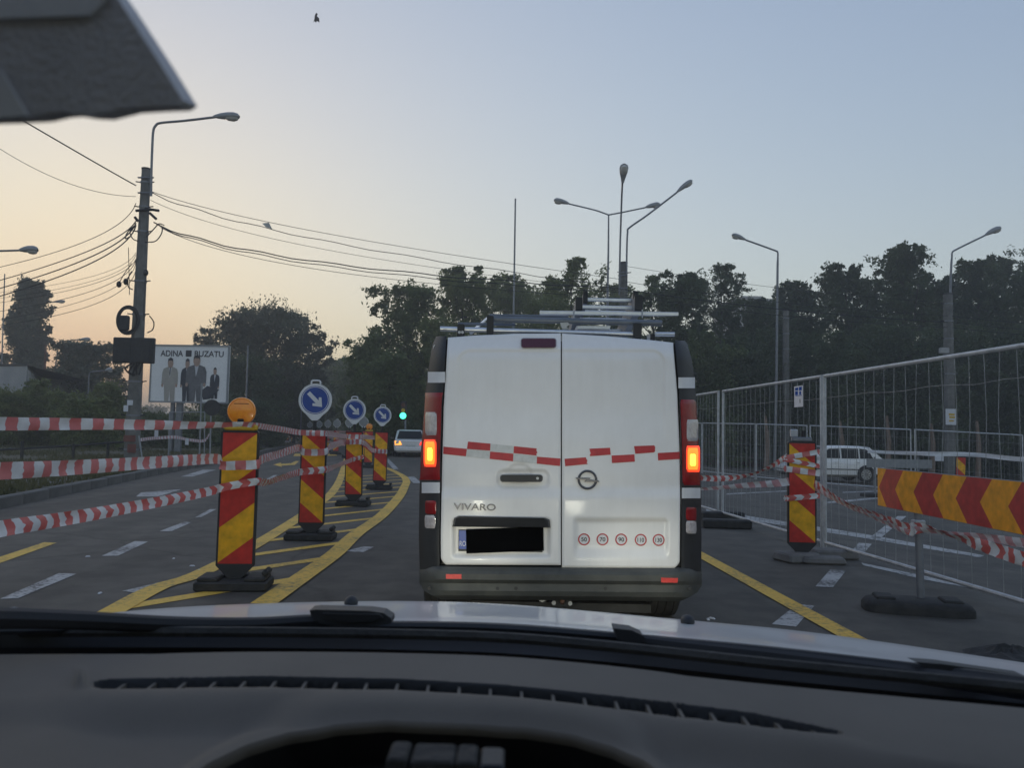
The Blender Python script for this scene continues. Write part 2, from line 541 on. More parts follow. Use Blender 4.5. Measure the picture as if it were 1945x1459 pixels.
class MB:
    def __init__(s):
        s.v, s.f, s.m, s.uv = [], [], [], {}

    def add(s, verts, faces, mi=0, uvs=None):
        b = len(s.v)
        s.v += [tuple(v) for v in verts]
        for i, f in enumerate(faces):
            s.f.append(tuple(b + k for k in f))
            s.m.append(mi)
            if uvs is not None:
                s.uv[len(s.f) - 1] = [uvs[k] for k in f]
        return s

    def box(s, c, size, rot=None, mi=0, taper=1.0, bev=0.0):
        x, y, z = size[0] / 2, size[1] / 2, size[2] / 2
        vs = []
        if bev:
            b = bev
            ring = lambda hx, hy: [(-hx + b, -hy), (hx - b, -hy), (hx, -hy + b), (hx, hy - b), (hx - b, hy), (-hx + b, hy), (-hx, hy - b), (-hx, -hy + b)]
            rows = []
            for zz, k in ((-z, b), (-z + b, 0), (z - b, 0), (z, b)):
                t = taper if zz > 0 else 1.0
                rows.append([Vector((p[0] * t, p[1] * t, zz)) for p in ring(x - k, y - k)])
            vs = [p for r in rows for p in r]
            fs = [tuple(range(7, -1, -1)), tuple(range(24, 32))]
            for r in range(3):
                for k in range(8):
                    fs.append((r * 8 + k, r * 8 + (k + 1) % 8, r * 8 + 8 + (k + 1) % 8, r * 8 + 8 + k))
        else:
            for zz, t in ((-z, 1.0), (z, taper)):
                vs += [Vector((-x * t, -y * t, zz)), Vector((x * t, -y * t, zz)), Vector((x * t, y * t, zz)), Vector((-x * t, y * t, zz))]
            fs = [(3, 2, 1, 0), (4, 5, 6, 7), (0, 1, 5, 4), (1, 2, 6, 5), (2, 3, 7, 6), (3, 0, 4, 7)]
        if rot is not None:
            vs = [rot @ v for v in vs]
        c = Vector(c)
        return s.add([v + c for v in vs], fs, mi)

    def tube(s, pts, r, n=8, mi=0, cap=True, sq=False):
        pts = [Vector(p) for p in pts]
        rs = r if isinstance(r, (list, tuple)) else [r] * len(pts)
        rings = []
        up = None
        for i, p in enumerate(pts):
            d = (pts[min(i + 1, len(pts) - 1)] - pts[max(i - 1, 0)]).normalized()
            if up is None:
                up = Vector((0, 0, 1)) if abs(d.z) < 0.9 else Vector((0, 1, 0))
            a = d.cross(up)
            if a.length < 1e-5:
                a = d.orthogonal()
            a.normalize()
            b = a.cross(d).normalized()
            up = b
            ring = []
            for k in range(n):
                t = 2 * math.pi * (k + (0.5 if sq else 0)) / n
                ring.append(p + (a * math.cos(t) + b * math.sin(t)) * rs[i])
            rings.append(ring)
        fs = []
        for i in range(len(rings) - 1):
            for k in range(n):
                fs.append((i * n + k, i * n + (k + 1) % n, (i + 1) * n + (k + 1) % n, (i + 1) * n + k))
        if cap:
            fs.append(tuple(range(n - 1, -1, -1)))
            fs.append(tuple((len(rings) - 1) * n + k for k in range(n)))
        return s.add([v for r_ in rings for v in r_], fs, mi)

    def prism(s, poly, ext, mi=0):
        """poly: list of Vector, ext: Vector extrusion"""
        poly = [Vector(p) for p in poly]
        n = len(poly)
        ext = Vector(ext)
        fs = [tuple(range(n)), tuple(range(2 * n - 1, n - 1, -1))]
        for k in range(n):
            fs.append((k, (k + 1) % n, n + (k + 1) % n, n + k))
        return s.add(poly + [p + ext for p in poly], fs, mi)

    def grid(s, rows, mi=0, close=False, uvs=None):
        n = len(rows[0])
        fs = []
        for i in range(len(rows) - 1):
            for k in range(n if close else n - 1):
                fs.append((i * n + k, i * n + (k + 1) % n, (i + 1) * n + (k + 1) % n, (i + 1) * n + k))
        return s.add([v for r_ in rows for v in r_], fs, mi, uvs)

    def disc(s, c, r, axis, n=24, mi=0, thick=0.0):
        c = Vector(c)
        q = Vector(axis).to_track_quat('Z', 'Y')
        pts = [c + q @ Vector((r * math.cos(2 * math.pi * k / n), r * math.sin(2 * math.pi * k / n), 0)) for k in range(n)]
        if thick:
            return s.prism(pts, -Vector(axis).normalized() * thick, mi)
        return s.add(pts, [tuple(range(n))], mi)

    def ring(s, c, r0, r1, axis, n=28, mi=0):
        c = Vector(c)
        q = Vector(axis).to_track_quat('Z', 'Y')
        vs = []
        for k in range(n):
            d = Vector((math.cos(2 * math.pi * k / n), math.sin(2 * math.pi * k / n), 0))
            vs += [c + q @ (d * r0), c + q @ (d * r1)]
        fs = [(2 * k, 2 * k + 1, (2 * k + 3) % (2 * n), (2 * k + 2) % (2 * n)) for k in range(n)]
        return s.add(vs, fs, mi)

    def ball(s, c, rx, ry, rz, nu=12, nv=8, mi=0):
        c = Vector(c)
        rows = []
        for i in range(nv + 1):
            ph = math.pi * i / nv
            rows.append([c + Vector((rx * math.sin(ph) * math.cos(2 * math.pi * k / nu), ry * math.sin(ph) * math.sin(2 * math.pi * k / nu), rz * math.cos(ph))) for k in range(nu)])
        return s.grid(rows, mi, close=True)

    def build(s, name, mats, parent=None, smooth=False, local=False, kind=None):
        me = bpy.data.meshes.new(name)
        me.from_pydata(s.v, [], s.f)
        mats = mats if isinstance(mats, (list, tuple)) else [mats]
        for m in mats:
            me.materials.append(MATS[m])
        if len(mats) > 1:
            me.polygons.foreach_set('material_index', s.m)
        if s.uv:
            uvl = me.uv_layers.new(name='UVMap')
            for pi, us in s.uv.items():
                ls = me.polygons[pi].loop_start
                for k, u in enumerate(us):
                    uvl.data[ls + k].uv = u
        o = bpy.data.objects.new(name, me)
        link(o)
        finish(o, me, parent, smooth, local, kind)
        return o


def root_of(o):
    while o.parent:
        o = o.parent
    return o


def finish(o, me, parent, smooth, local, kind):
    bm = bmesh.new()
    bm.from_mesh(me)
    bmesh.ops.recalc_face_normals(bm, faces=bm.faces) if not o.get('noflip') else None
    bm.to_mesh(me)
    bm.free()
    if smooth:
        me.polygons.foreach_set('use_smooth', [True] * len(me.polygons))
        if smooth != 'all':
            me.set_sharp_from_angle(angle=R(smooth if isinstance(smooth, (int, float)) and smooth is not True else 40))
    if parent:
        o.parent = parent
        rt = root_of(o)
        if not local and rt in ORG:
            me.transform(Matrix.Translation(-ORG[rt]))
    if kind:
        o['kind'] = kind


def part(name, mb, m, parent, smooth=False, local=False, kind=None):
    return mb.build(name, m, parent, smooth, local, kind)


def np_mesh(name, verts, faces, m, parent=None, kind=None, smooth=False):
    """fast mesh from numpy arrays; faces (n, k)"""
    me = bpy.data.meshes.new(name)
    nv, (nf, k) = len(verts), faces.shape
    me.vertices.add(nv)
    me.vertices.foreach_set('co', np.ascontiguousarray(verts, np.float32).ravel())
    me.loops.add(nf * k)
    me.loops.foreach_set('vertex_index', np.ascontiguousarray(faces, np.int32).ravel())
    me.polygons.add(nf)
    me.polygons.foreach_set('loop_start', np.arange(0, nf * k, k, dtype=np.int32))
    me.polygons.foreach_set('loop_total', np.full(nf, k, dtype=np.int32))
    me.update(calc_edges=True)
    me.materials.append(MATS[m])
    o = bpy.data.objects.new(name, me)
    link(o)
    if parent:
        o.parent = parent
        me.transform(Matrix.Translation(-ORG[root_of(parent)]))
    if kind:
        o['kind'] = kind
    return o


def copy_tree(o, parent=None):
    c = o.copy()
    link(c)
    if parent:
        c.parent = parent
    for ch in list(o.children):
        copy_tree(ch, c)
    return c


def text_mb(txt, origin, right, up, height, extr=0.0, width=None, spacing=1.0, bold=0.0):
    """letters as mesh: origin = lower-left corner; right/up unit vectors"""
    cu = bpy.data.curves.new('lettering', 'FONT')
    cu.body = txt
    cu.size = 1.0
    cu.extrude = 0.0
    cu.offset = bold
    cu.space_character = spacing
    o = bpy.data.objects.new('lettering', cu)
    link(o)
    dg = bpy.context.evaluated_depsgraph_get()
    me = bpy.data.meshes.new_from_object(o.evaluated_get(dg))
    vs = [v.co.copy() for v in me.vertices]
    fs = [tuple(p.vertices) for p in me.polygons]
    bpy.data.objects.remove(o)
    bpy.data.curves.remove(cu)
    bpy.data.meshes.remove(me)
    x0, x1 = min(v.x for v in vs), max(v.x for v in vs)
    y0, y1 = min(v.y for v in vs), max(v.y for v in vs)
    sy = height / (y1 - y0)
    sx = width / (x1 - x0) if width else sy
    right, up, origin = Vector(right), Vector(up), Vector(origin)
    nrm = right.cross(up).normalized()
    mb = MB()
    out = [origin + right * ((v.x - x0) * sx) + up * ((v.y - y0) * sy) for v in vs]
    mb.add(out, fs)
    if extr:
        # give letters thickness: shift copies and join by edge walls
        from collections import Counter
        ec = Counter()
        for f in fs:
            for a, b in zip(f, f[1:] + f[:1]):
                ec[(a, b)] += 1
        n = len(out)
        mb.add([p - nrm * extr for p in out], [f[::-1] for f in fs])
        for (a, b) in list(ec):
            if (b, a) not in ec:
                mb.f.append((a, b, n + b, n + a))
                mb.m.append(0)
    return mb


def rrect(x0, y0, x1, y1, r, n=5):
    pts = []
    for cx, cy, a0 in ((x1 - r, y0 + r, -90), (x1 - r, y1 - r, 0), (x0 + r, y1 - r, 90), (x0 + r, y0 + r, 180)):
        for k in range(n + 1):
            a = R(a0 + 90 * k / n)
            pts.append((cx + r * math.cos(a), cy + r * math.sin(a)))
    return pts


def curve3(p0, p1, mid, n=24):
    """quadratic through p0, mid (t=.5), p1"""
    p0, p1, mid = Vector(p0), Vector(p1), Vector(mid)
    c = mid * 2 - (p0 + p1) * 0.5
    return [p0 * (1 - t) ** 2 + c * 2 * t * (1 - t) + p1 * t * t for t in (k / n for k in range(n + 1))]


def smooth_path(pts, n=6):
    """Catmull-Rom"""
    pts = [Vector(p) for p in pts]
    P = [pts[0] * 2 - pts[1]] + pts + [pts[-1] * 2 - pts[-2]]
    out = []
    for i in range(1, len(P) - 2):
        a, b, c, d = P[i - 1:i + 3]
        for k in range(n):
            t = k / n
            out.append(0.5 * ((2 * b) + (c - a) * t + (2 * a - 5 * b + 4 * c - d) * t * t + (3 * b - a - 3 * c + d) * t ** 3))
    out.append(pts[-1])
    return out

# ================================================================ SETTING
KERB = [(-3.6, -12), (-5.9, 2), (-7.9, 12.2), (-9.75, 22), (-10.6, 28), (-12.0, 36), (-17.5, 66), (-28, 120), (-50, 230)]


def sheet(name, poly, dz, m):
    """flat sheet following the cross-fall of the ground"""
    bm = bmesh.new()
    bm.faces.new([bm.verts.new((x, y, 0)) for x, y in poly])
    for cx in (SX0, SX1):
        bmesh.ops.bisect_plane(bm, geom=bm.verts[:] + bm.edges[:] + bm.faces[:], plane_co=(cx, 0, 0), plane_no=(1, 0, 0))
    bmesh.ops.triangulate(bm, faces=bm.faces)
    for v in bm.verts:
        v.co.z = gz(v.co.x) + dz
    bmesh.ops.recalc_face_normals(bm, faces=bm.faces)
    if sum(f.normal.z for f in bm.faces) < 0:
        bmesh.ops.reverse_faces(bm, faces=bm.faces)
    me = bpy.data.meshes.new(name)
    bm.to_mesh(me)
    bm.free()
    me.materials.append(MATS[m])
    o = bpy.data.objects.new(name, me)
    link(o)
    return o


tag(sheet('ground', [(-900, -300), (900, -300), (900, 1500), (-900, 1500)], -0.03, 'soil'), kind='structure')
road = tag(sheet('road', [(x + 0.05, y) for x, y in KERB] + [(-40, 230), (-18, 120), (-9, 66), (-1.5, 36), (1, 30), (40, 30), (40, -12)], 0.0, 'asphalt'), kind='structure')
verge = tag(sheet('verge', [(x - 0.16, y) for x, y in KERB] + [(-400, 230), (-400, -12)], 0.14, 'verge_soil'), kind='structure')
# trodden path behind the kerb
path = tag(sheet('path', [(-9.0, 15), (-11.2, 26), (-13.0, 38), (-22, 80), (-25, 80), (-15.5, 38), (-13.6, 26), (-11.8, 17)], 0.146, 'pavement'), kind='structure')


def mark(name, pts, m, dz=0.004):
    mb = MB()
    mb.add([(p[0], p[1], gz(p[0]) + dz) for p in pts], [tuple(range(len(pts)))])
    o = mb.build(name, m, road)
    return o


def pxmark(name, quad, m):
    mark(name, [G(*p) for p in quad], m)


# kerb stones
kerb = tag(bpy.data.objects.new('kerb', None), kind='structure')
link(kerb)
ORG[kerb] = Vector((0, 0, 0))
kx = 0
proto_k = None
for (x0, y0), (x1, y1) in zip(KERB[1:6], KERB[2:7]):
    L = math.hypot(x1 - x0, y1 - y0)
    n = int(L / 1.0)
    a = math.atan2(y1 - y0, x1 - x0)
    for i in range(n):
        t = (i + 0.5) / n
        if proto_k is None:
            mb = MB()
            mb.box((0, 0, 0.06), (0.985, 0.16, 0.22), bev=0.018)
            proto_k = mb.build('kerb_stone', 'kerb_concrete', kerb, local=True)
            k = proto_k
        else:
            k = proto_k.copy()
            link(k)
        k.location = (x0 + (x1 - x0) * t - 0.08, y0 + (y1 - y0) * t, rnd.uniform(-0.008, 0.008))
        k.rotation_euler = (rnd.uniform(-.01, .01), rnd.uniform(-.01, .01), a + rnd.uniform(-.012, .012))
        k.scale = (L / n, 1, 1)

# ---- yellow hatched island
LEFT = [(205, 1168), (300, 1117), (380, 1091), (488.6, 1034), (567, 985), (600, 961), (623.5, 944), (636, 929), (644, 915), (651, 895), (657, 872)]
RIGHT = [(500, 1150), (540, 1122), (577, 1096), (636.7, 1053), (676, 1016), (725.6, 980), (758.5, 944), (769, 924), (772, 915), (765, 905), (742, 893), (728, 888)]


def band(name, pix, wd, m, dz=0.006):
    c = smooth_path([G(*p) for p in pix], 4)
    lo, hi = [], []
    for i, p in enumerate(c):
        d = (c[min(i + 1, len(c) - 1)] - c[max(i - 1, 0)]).normalized()
        nn = Vector((-d.y, d.x, 0)) * (wd / 2)
        lo.append(p - nn)
        hi.append(p + nn)
    mb = MB()
    mb.grid([[(v.x, v.y, gz(v.x) + dz) for v in lo], [(v.x, v.y, gz(v.x) + dz) for v in hi]])
    mb.build(name, m, road)
    return c


cl = band('edge_line', LEFT, 0.19, 'yellow_paint', 0.008)
cr = band('edge_line', RIGHT, 0.20, 'yellow_paint', 0.012)


def x_at(c, y, first=True):
    for a, b in zip(c, c[1:]):
        if (a.y <= y <= b.y):
            return a.x + (b.x - a.x) * (y - a.y) / max(b.y - a.y, 1e-6)
    return None


yl = 5.85
k = 0
while yl < 23:
    xl = x_at(cl, yl)
    if xl is None:
        break
    slope = 1.32 + 0.3 * min(1, (yl - 6) / 6)
    # intersect with the right-hand line
    xr, yr = xl, yl
    hit = None
    for s in range(1, 200):
        xx, yy = xl + s * 0.02, yl + s * 0.02 * slope
        xb = x_at(cr, yy)
        if xb is not None and xx >= xb:
            hit = (xb, yy)
            break
    if hit:
        xr, yr = hit
        wv = 0.135
        mark('hatch_stripe', [(xl, yl - wv), (xr, yr - wv), (xr, yr + wv), (xl, yl + wv)], 'yellow_paint', 0.004)
    yl += 1.16 + 0.02 * k
    k += 1

# long yellow temporary line to the right of the van
pr = [G(1335, 1052), G(1475, 1129), G(1612, 1206)]
mark('edge_line', [(2.36, 3.2), (2.41, 5.3), (2.26, 8.9), (1.9, 17), (1.75, 17), (2.10, 8.9), (2.25, 5.3), (2.2, 3.2)], 'yellow_paint', 0.008)
# yellow dashes and arrow on the far side
pxmark('lane_dash', [(-70, 1082), (-40, 1085), (108, 1032), (84, 1031)], 'yellow_paint')
pxmark('lane_dash', [(557, 867), (583, 867), (584, 862), (560, 862)], 'yellow_paint')
pxmark('lane_dash', [(622, 866), (640, 866), (638, 862), (624, 862)], 'yellow_paint')
pxmark('lane_arrow', [(519, 883), (534, 879), (534, 881.5), (552, 880.5), (562, 876), (568, 876.5), (560, 883.5), (534, 885), (536, 887.5)], 'yellow_paint')
# white dashes
for q in ([(0, 1139), (34, 1138), (146, 1091), (112, 1090)],
          [(193, 1057), (224, 1057), (281, 1030), (256, 1029)],
          [(303, 1010), (326, 1010), (364, 993), (350, 992)],
          [(370, 984), (382, 983), (411, 968), (399, 968)],
          [(232, 1124), (256, 1127), (318, 1108), (300, 1108)],
          [(440, 945), (452, 945), (480, 930), (470, 930)],
          [(500, 914), (508, 914), (527, 903), (520, 903)],
          [(258, 944), (300, 944), (345, 930), (268, 936)],
          [(343, 906), (365, 906), (410, 893), (385, 893)],
          [(420, 866), (450, 866), (455, 864), (428, 864)],
          [(462, 858), (500, 858), (503, 856), (468, 856)],
          [(490, 873), (520, 873), (524, 870), (496, 870)],
          [(500, 845), (525, 845), (527, 843), (503, 843)],
          [(655, 1048), (690, 1050), (710, 1040), (690, 1039)],
          [(731, 872), (737, 871), (757, 891), (747, 892)],
          [(773, 906), (787, 906), (800, 918), (785, 918)],
          [(540, 852), (552, 852), (556, 849), (548, 849)],
          [(1549, 1115), (1582, 1117), (1607, 1085), (1577, 1083)],
          [(1466, 1187), (1512, 1192), (1547, 1152), (1514, 1149)],
          [(1620, 1045), (1641, 1052), (1656, 1034), (1631, 1032)],
          [(1652, 1022), (1672, 1024), (1722, 981), (1705, 981)],
          [(1416, 980), (1418, 988), (1640, 1023), (1860, 1060), (1870, 1056), (1640, 1015)],
          [(1636, 1070), (1640, 1075), (1750, 1101), (1866, 1123), (1760, 1096)],
          [(1340, 966), (1342, 972), (1416, 984), (1416, 979)],
          [(1560, 955), (1562, 958), (1670, 948), (1668, 945)],
          [(1600, 935), (1600, 937), (1780, 930), (1780, 928)],
          [(1380, 938), (1380, 940), (1500, 934), (1500, 932)]):
    pxmark('lane_dash', q, 'white_paint')

LIT = ['litter scrap before the lamp beacon foot', 'litter scrap by the long yellow dash', 'second litter scrap near the lamp beacon foot', 'litter scrap next to the nearest white dash', 'litter scrap inside the hatched island', 'litter scrap beside the yellow line near the bonnet', 'smaller litter scrap beside the yellow line near the bonnet', 'litter scrap between white dash and hatched island']
# small litter and stones on the road
for (px, py) in ((365, 1076), (167, 1058), (378, 1084), (190, 1128), (620, 1075), (1345, 1178), (1352, 1176), (330, 1062)):
    p = G(px, py)
    mb = MB()
    mb.box((0, 0, 0.006), (rnd.uniform(.03, .07), .02, .01), taper=0.6)
    o = mb.build('paper_scrap', 'print_white')
    o.location = (p.x, p.y, gz(p.x))
    o.rotation_euler.z = rnd.uniform(0, 3)
    tag(o, LIT.pop(0), 'litter', 'litter scraps on the asphalt')

# dark heap of soil at the edge of the carriageway
def heap(name, px, py, rx, ry, h, m, label, cat):
    p = G(px, py)
    mb = MB()
    rows = []
    for i in range(9):
        r_ = i / 8
        row = []
        for k in range(22):
            a = 2 * math.pi * k / 22
            q = r_ * (1 + 0.18 * math.sin(3 * a + 1) + rnd.uniform(-.08, .08))
            x, y = p.x + rx * q * math.cos(a), p.y + ry * q * math.sin(a)
            z = gz(x) - 0.02 + h * (math.cos(min(r_, 1) * math.pi) * .5 + .5) * (1 + (rnd.uniform(-.25, .25) if i else 0))
            row.append((x, y, z))
        rows.append(row)
    mb.grid(rows, close=True)
    o = mb.build(name, m)
    tag(o, label, cat)


heap('asphalt_heap', 1925, 1250, 0.42, 0.30, 0.085, 'rubber', 'dark crumbled asphalt heap at the road edge past the bonnet', 'rubble heap')
heap('soil_heap', 1880, 893, 3.0, 1.6, 1.1, 'soil', 'grey soil heap behind the far mesh fence, beside the concrete pole', 'soil heap')

# ---------------------------------------------------------------- grass on the verge
def grass(name, n, fx, label_kind='stuff'):
    ps = []
    while len(ps) < n:
        y = 11 + 34 * rnd.random() ** 1.6
        kx_ = lerp(KERB, 0) if False else None
        # kerb x at this y
        for (xa, ya), (xb, yb) in zip(KERB, KERB[1:]):
            if ya <= y <= yb:
                kx_ = xa + (xb - xa) * (y - ya) / (yb - ya)
        x = kx_ - 0.3 - 22 * rnd.random() ** 1.4
        # leave bare patches
        if math.sin(x * 1.3 + 2) + math.sin(y * 0.9 + x * .4) + rnd.uniform(-1.2, 1.2) < 0.0:
            continue
        ps.append((x, y))
    P = np.array(ps)
    h = rng.uniform(0.04, 0.16, n)
    a = rng.uniform(0, 2 * np.pi, n)
    wd = rng.uniform(0.012, 0.03, n)
    le = rng.uniform(-.6, .6, (n, 2)) * h[:, None]
    V = np.zeros((n, 3, 3))
    V[:, 0, :2] = P + np.stack([np.cos(a), np.sin(a)], 1) * wd[:, None]
    V[:, 1, :2] = P - np.stack([np.cos(a), np.sin(a)], 1) * wd[:, None]
    V[:, 2, :2] = P + le
    V[:, :2, 2] = 0.135
    V[:, 2, 2] = 0.14 + h
    o = np_mesh(name, V.reshape(-1, 3), np.arange(3 * n).reshape(-1, 3), 'grass_blades')
    tag(o, kind=label_kind)


grass('grass', 42000, None)


# ---------------------------------------------------------------- trees
def leaf_cloud(C, rad, n, size, flat=0.0, tall=1.0):
    """C: cluster centres (m,3); rad: cluster radius (m,); n leaves in all"""
    C = np.asarray(C)
    m = len(C)
    n = int(n * 2.2)
    # each clump is broken into small sprays, so the crown has depth and small gaps
    rad = np.asarray(rad)
    k = 7
    sub = rng.normal(size=(m, k, 3)) * .52 * rad[:, None, None] * np.array([1, 1, .8 * tall])
    idx = rng.integers(0, m, n)
    si = rng.integers(0, k, n)
    g = rng.normal(size=(n, 3)) * (rad[idx] * .24)[:, None] * np.array([1, 1, .85 * tall])
    P = C[idx] + sub[idx, si] + g
    stray = rng.random(n) < .22
    P[stray] += rng.normal(size=(int(stray.sum()), 3)) * (rad[idx][stray] * .40)[:, None]
    nr = rng.normal(size=(n, 3))
    nr[:, 2] += 0.6
    nr /= np.linalg.norm(nr, axis=1)[:, None]
    t = rng.normal(size=(n, 3))
    t[:, 2] -= flat
    a = np.cross(nr, t)
    a /= np.linalg.norm(a, axis=1)[:, None]
    b = np.cross(nr, a)
    s = (size * .74 * rng.uniform(0.6, 1.35, n))[:, None]
    V = np.stack([P + b * s, P + a * s * .42, P - b * s * .8, P - a * s * .42], 1)
    return V.reshape(-1, 3), np.arange(4 * n).reshape(-1, 4)


def tree(label, px, topy, d, wpx, kind='broad', leafm='leaf_dark', n=9000, size=0.17, z0=1.2, name=None, group=None, lean=0.0, cat='tree', hold=1.0):
    top = at(px, topy, d)
    base = Vector((top.x, d, gz(top.x) - 0.05))
    H = top.z - base.z
    rw = wpx / 2 / F * d
    rt = thing(name or {'maple': 'broadleaf_tree', 'poplar': 'poplar_tree', 'broad': 'broadleaf_tree', 'sparse': 'young_tree', 'bush': 'bush', 'droop': 'acacia_tree'}[kind], base, label, cat, group)
    # trunk and limbs
    tb = MB()
    tr = max(0.05, 0.018 * H) * (0.5 if kind == 'bush' else 1)
    tpts = [base + Vector((lean * H * t * t + 0.02 * H * math.sin(3 * t + px), 0.015 * H * math.sin(4 * t + 1), H * 0.86 * t)) for t in (0, .15, .3, .5, .7, .85, 1)]
    tb.tube(tpts, [tr * q for q in (1.25, 1.0, .85, .65, .45, .28, .1)], 7)
    clusters, rads = [], []
    nb = {'maple': 52, 'poplar': 44, 'broad': 34, 'sparse': 26, 'bush': 16, 'droop': 40}[kind]
    limbs = MB()
    for i in range(nb):
        u = (i + 0.5) / nb
        if kind == 'poplar':
            zz = z0 + (H - z0) * (u ** 0.9)
            prof = math.sin(math.pi * min(1, (0.12 + 0.86 * u))) ** 0.55 * (1.0 if u < .7 else 1.0 - .35 * (u - .7) / .3)
        elif kind == 'bush':
            zz = 0.2 + (H - 0.2) * u
            prof = math.sqrt(max(0.05, 1 - (u * 1.0) ** 2))
        elif kind == 'droop':
            zz = z0 + (H - z0) * (u ** 0.6)
            prof = math.sqrt(max(0.04, 1 - (abs(zz - z0 - (H - z0) * .45) / ((H - z0) * .62)) ** 2))
        else:
            zz = z0 + (H - z0) * u ** 0.85
            v = (zz - z0) / (H - z0)
            prof = max(.08, (1 - v) ** .48 * (.75 + .25 * min(1, v * 4)) * (1.0 + .16 * math.sin(v * 13 + px))) if kind == 'maple' else (math.sin(math.pi * min(1, 0.26 + 0.73 * v)) ** 0.75) if kind == 'broad' else (0.25 + 0.75 * math.sin(math.pi * min(1, 0.2 + 0.75 * v)))
        az = i * 2.399 + rnd.uniform(-.4, .4)
        rr = rw * prof * rnd.uniform(0.55, 1.0)
        tip = Vector((base.x + math.cos(az) * rr, base.y + math.sin(az) * rr * 0.8, base.z + zz + rnd.uniform(-.03, .05) * H))
        if kind == 'maple' and i % 9 == 5:
            tip.z = base.z + H * rnd.uniform(.72, .93)
            tip.x = base.x + math.cos(az) * rw * rnd.uniform(.25, .6)
        if u > 0.93:
            tip = Vector((base.x + rnd.uniform(-.25, .25) * rw, base.y, base.z + H * rnd.uniform(.94, .985)))
        zs = max(0.12 * H, zz - rr * (0.9 if kind != 'poplar' else 2.2)) / H
        st = base + Vector((lean * H * (zs / .86) ** 2 + 0.02 * H * math.sin(3 * zs / .86 + px), 0, min(zs, .84) * H))
        md = (st + tip) * 0.5 + Vector((0, 0, 0.1 * rr))
        r0 = tr * (0.42 * (1 - u) + .12)
        limbs.tube(curve3(st, tip, md, 4), [r0, r0 * .75, r0 * .5, r0 * .32, r0 * .12], 5, cap=False)
        cr_ = ((1.05 - .68 * u) if kind == 'maple' else 1.0) * {'maple': .32, 'poplar': .34, 'broad': .30, 'sparse': .24, 'bush': .45, 'droop': .26}[kind] * rw * rnd.uniform(.7, 1.35)
        for q, s_ in ((1.0, .8), (.86, .8), (0.72, .85), (.58, .85), (0.42, .8)):
            c = st.lerp(tip, q) + Vector((rnd.uniform(-.4, .4), rnd.uniform(-.4, .4), rnd.uniform(-.3, .3))) * cr_
            if kind == 'sparse' and q < .5:
                continue
            clusters.append(c)
            rads.append(cr_ * s_)
        # outlying tufts give the outline its teeth
        for _ in range(6 if kind != 'bush' else 3):
            dv = (tip - st).normalized()
            c = tip + dv * cr_ * rnd.uniform(.3, 1.0) + Vector((rnd.uniform(-.7, .7), rnd.uniform(-.7, .7), rnd.uniform(-.5, .9) if kind != 'droop' else rnd.uniform(-1.2, .2))) * cr_
            c.z = min(c.z, base.z + H * 1.0)
            clusters.append(c)
            rads.append(cr_ * rnd.uniform(.22, .48))
    tb_o = tb.build('trunk', 'bark', rt, smooth=True)
    limbs.build('limbs', 'bark', rt, smooth=True, kind='stuff')
    V, Fc = leaf_cloud([tuple(c) for c in clusters], rads, n, size, flat=1.5 if kind == 'droop' else 0.3)
    np_mesh('crown', V, Fc, leafm, rt, kind='stuff')
    return rt


G1 = 'trees along the far side of the site'
tree('dark bushy tree at the road bend, nearest to the green traffic light', 772, 556, 50, 175, 'broad', 'leaf_mid', 15000, 0.16, 1.0, group=G1)
tree('slim pale green tree just behind the white van, under its ladder rack end', 880, 512, 52, 205, 'maple', 'leaf_light', 15680, 0.15, 1.2, group=G1)
tree('pale green tree crossed by the tall thin mast', 960, 526, 58, 205, 'maple', 'leaf_light', 14560, 0.16, 1.2, group=G1)
tree('feathery sparse tree beside the double armed street lamp', 1080, 500, 50, 150, 'sparse', 'leaf_light', 9000, 0.15, 2.5, group=G1)
tree('mid green tree filling in behind the feathery sparse one', 1030, 540, 64, 231, 'maple', 'leaf_light', 13440, 0.18, 1.2, group=G1)
tree('low mid green tree seen through the aluminium ladder', 1160, 548, 62, 218, 'maple', 'leaf_light', 12320, 0.18, 1.0, group=G1)
tree('thin gappy tree right of the three armed concrete pole', 1238, 528, 52, 130, 'sparse', 'leaf_mid', 6500, 0.15, 2.0, group=G1)
tree('compact dark blue green tree above the van roof corner', 1290, 520, 48, 163, 'maple', 'leaf_dark', 14560, 0.15, 1.0, group=G1)
tree('tall dark tree with layered open crown next to the compact blue green one', 1362, 508, 54, 130, 'sparse', 'leaf_dark', 11000, 0.16, 1.5, group=G1)
tree('dark tree below the flat roof of the distant building', 1435, 572, 55, 205, 'maple', 'leaf_dark', 15680, 0.17, .8, group=G1)
tree('dark tree behind the single armed lamp with the leftward arm', 1515, 540, 56, 191, 'maple', 'leaf_dark', 15680, 0.17, .8, group=G1)
tree('pointed dark tree between the two single lamps', 1602, 506, 52, 177, 'maple', 'leaf_dark', 15680, 0.16, .8, group=G1)
tree('broad dark tree leaning against the tallest one', 1655, 535, 58, 205, 'maple', 'leaf_dark', 14560, 0.18, .8, group=G1)
tree('tallest dark tree of the row, with a jagged double tip', 1716, 470, 50, 184, 'maple', 'leaf_dark', 17920, 0.16, .8, group=G1)
tree('dark tree just before the lamp with the rightward arm', 1782, 528, 55, 191, 'maple', 'leaf_dark', 14560, 0.17, .8, group=G1)
tree('dark tree directly behind the concrete pole with the poster', 1846, 500, 52, 177, 'maple', 'leaf_dark', 15680, 0.16, .8, group=G1)
tree('tall dark tree standing past the poster pole', 1896, 486, 56, 163, 'maple', 'leaf_dark', 14560, 0.17, .8, group=G1)
tree('dark tree cut by the frame edge above the mesh fence', 1965, 505, 50, 191, 'maple', 'leaf_dark', 15680, 0.16, .8, group=G1)
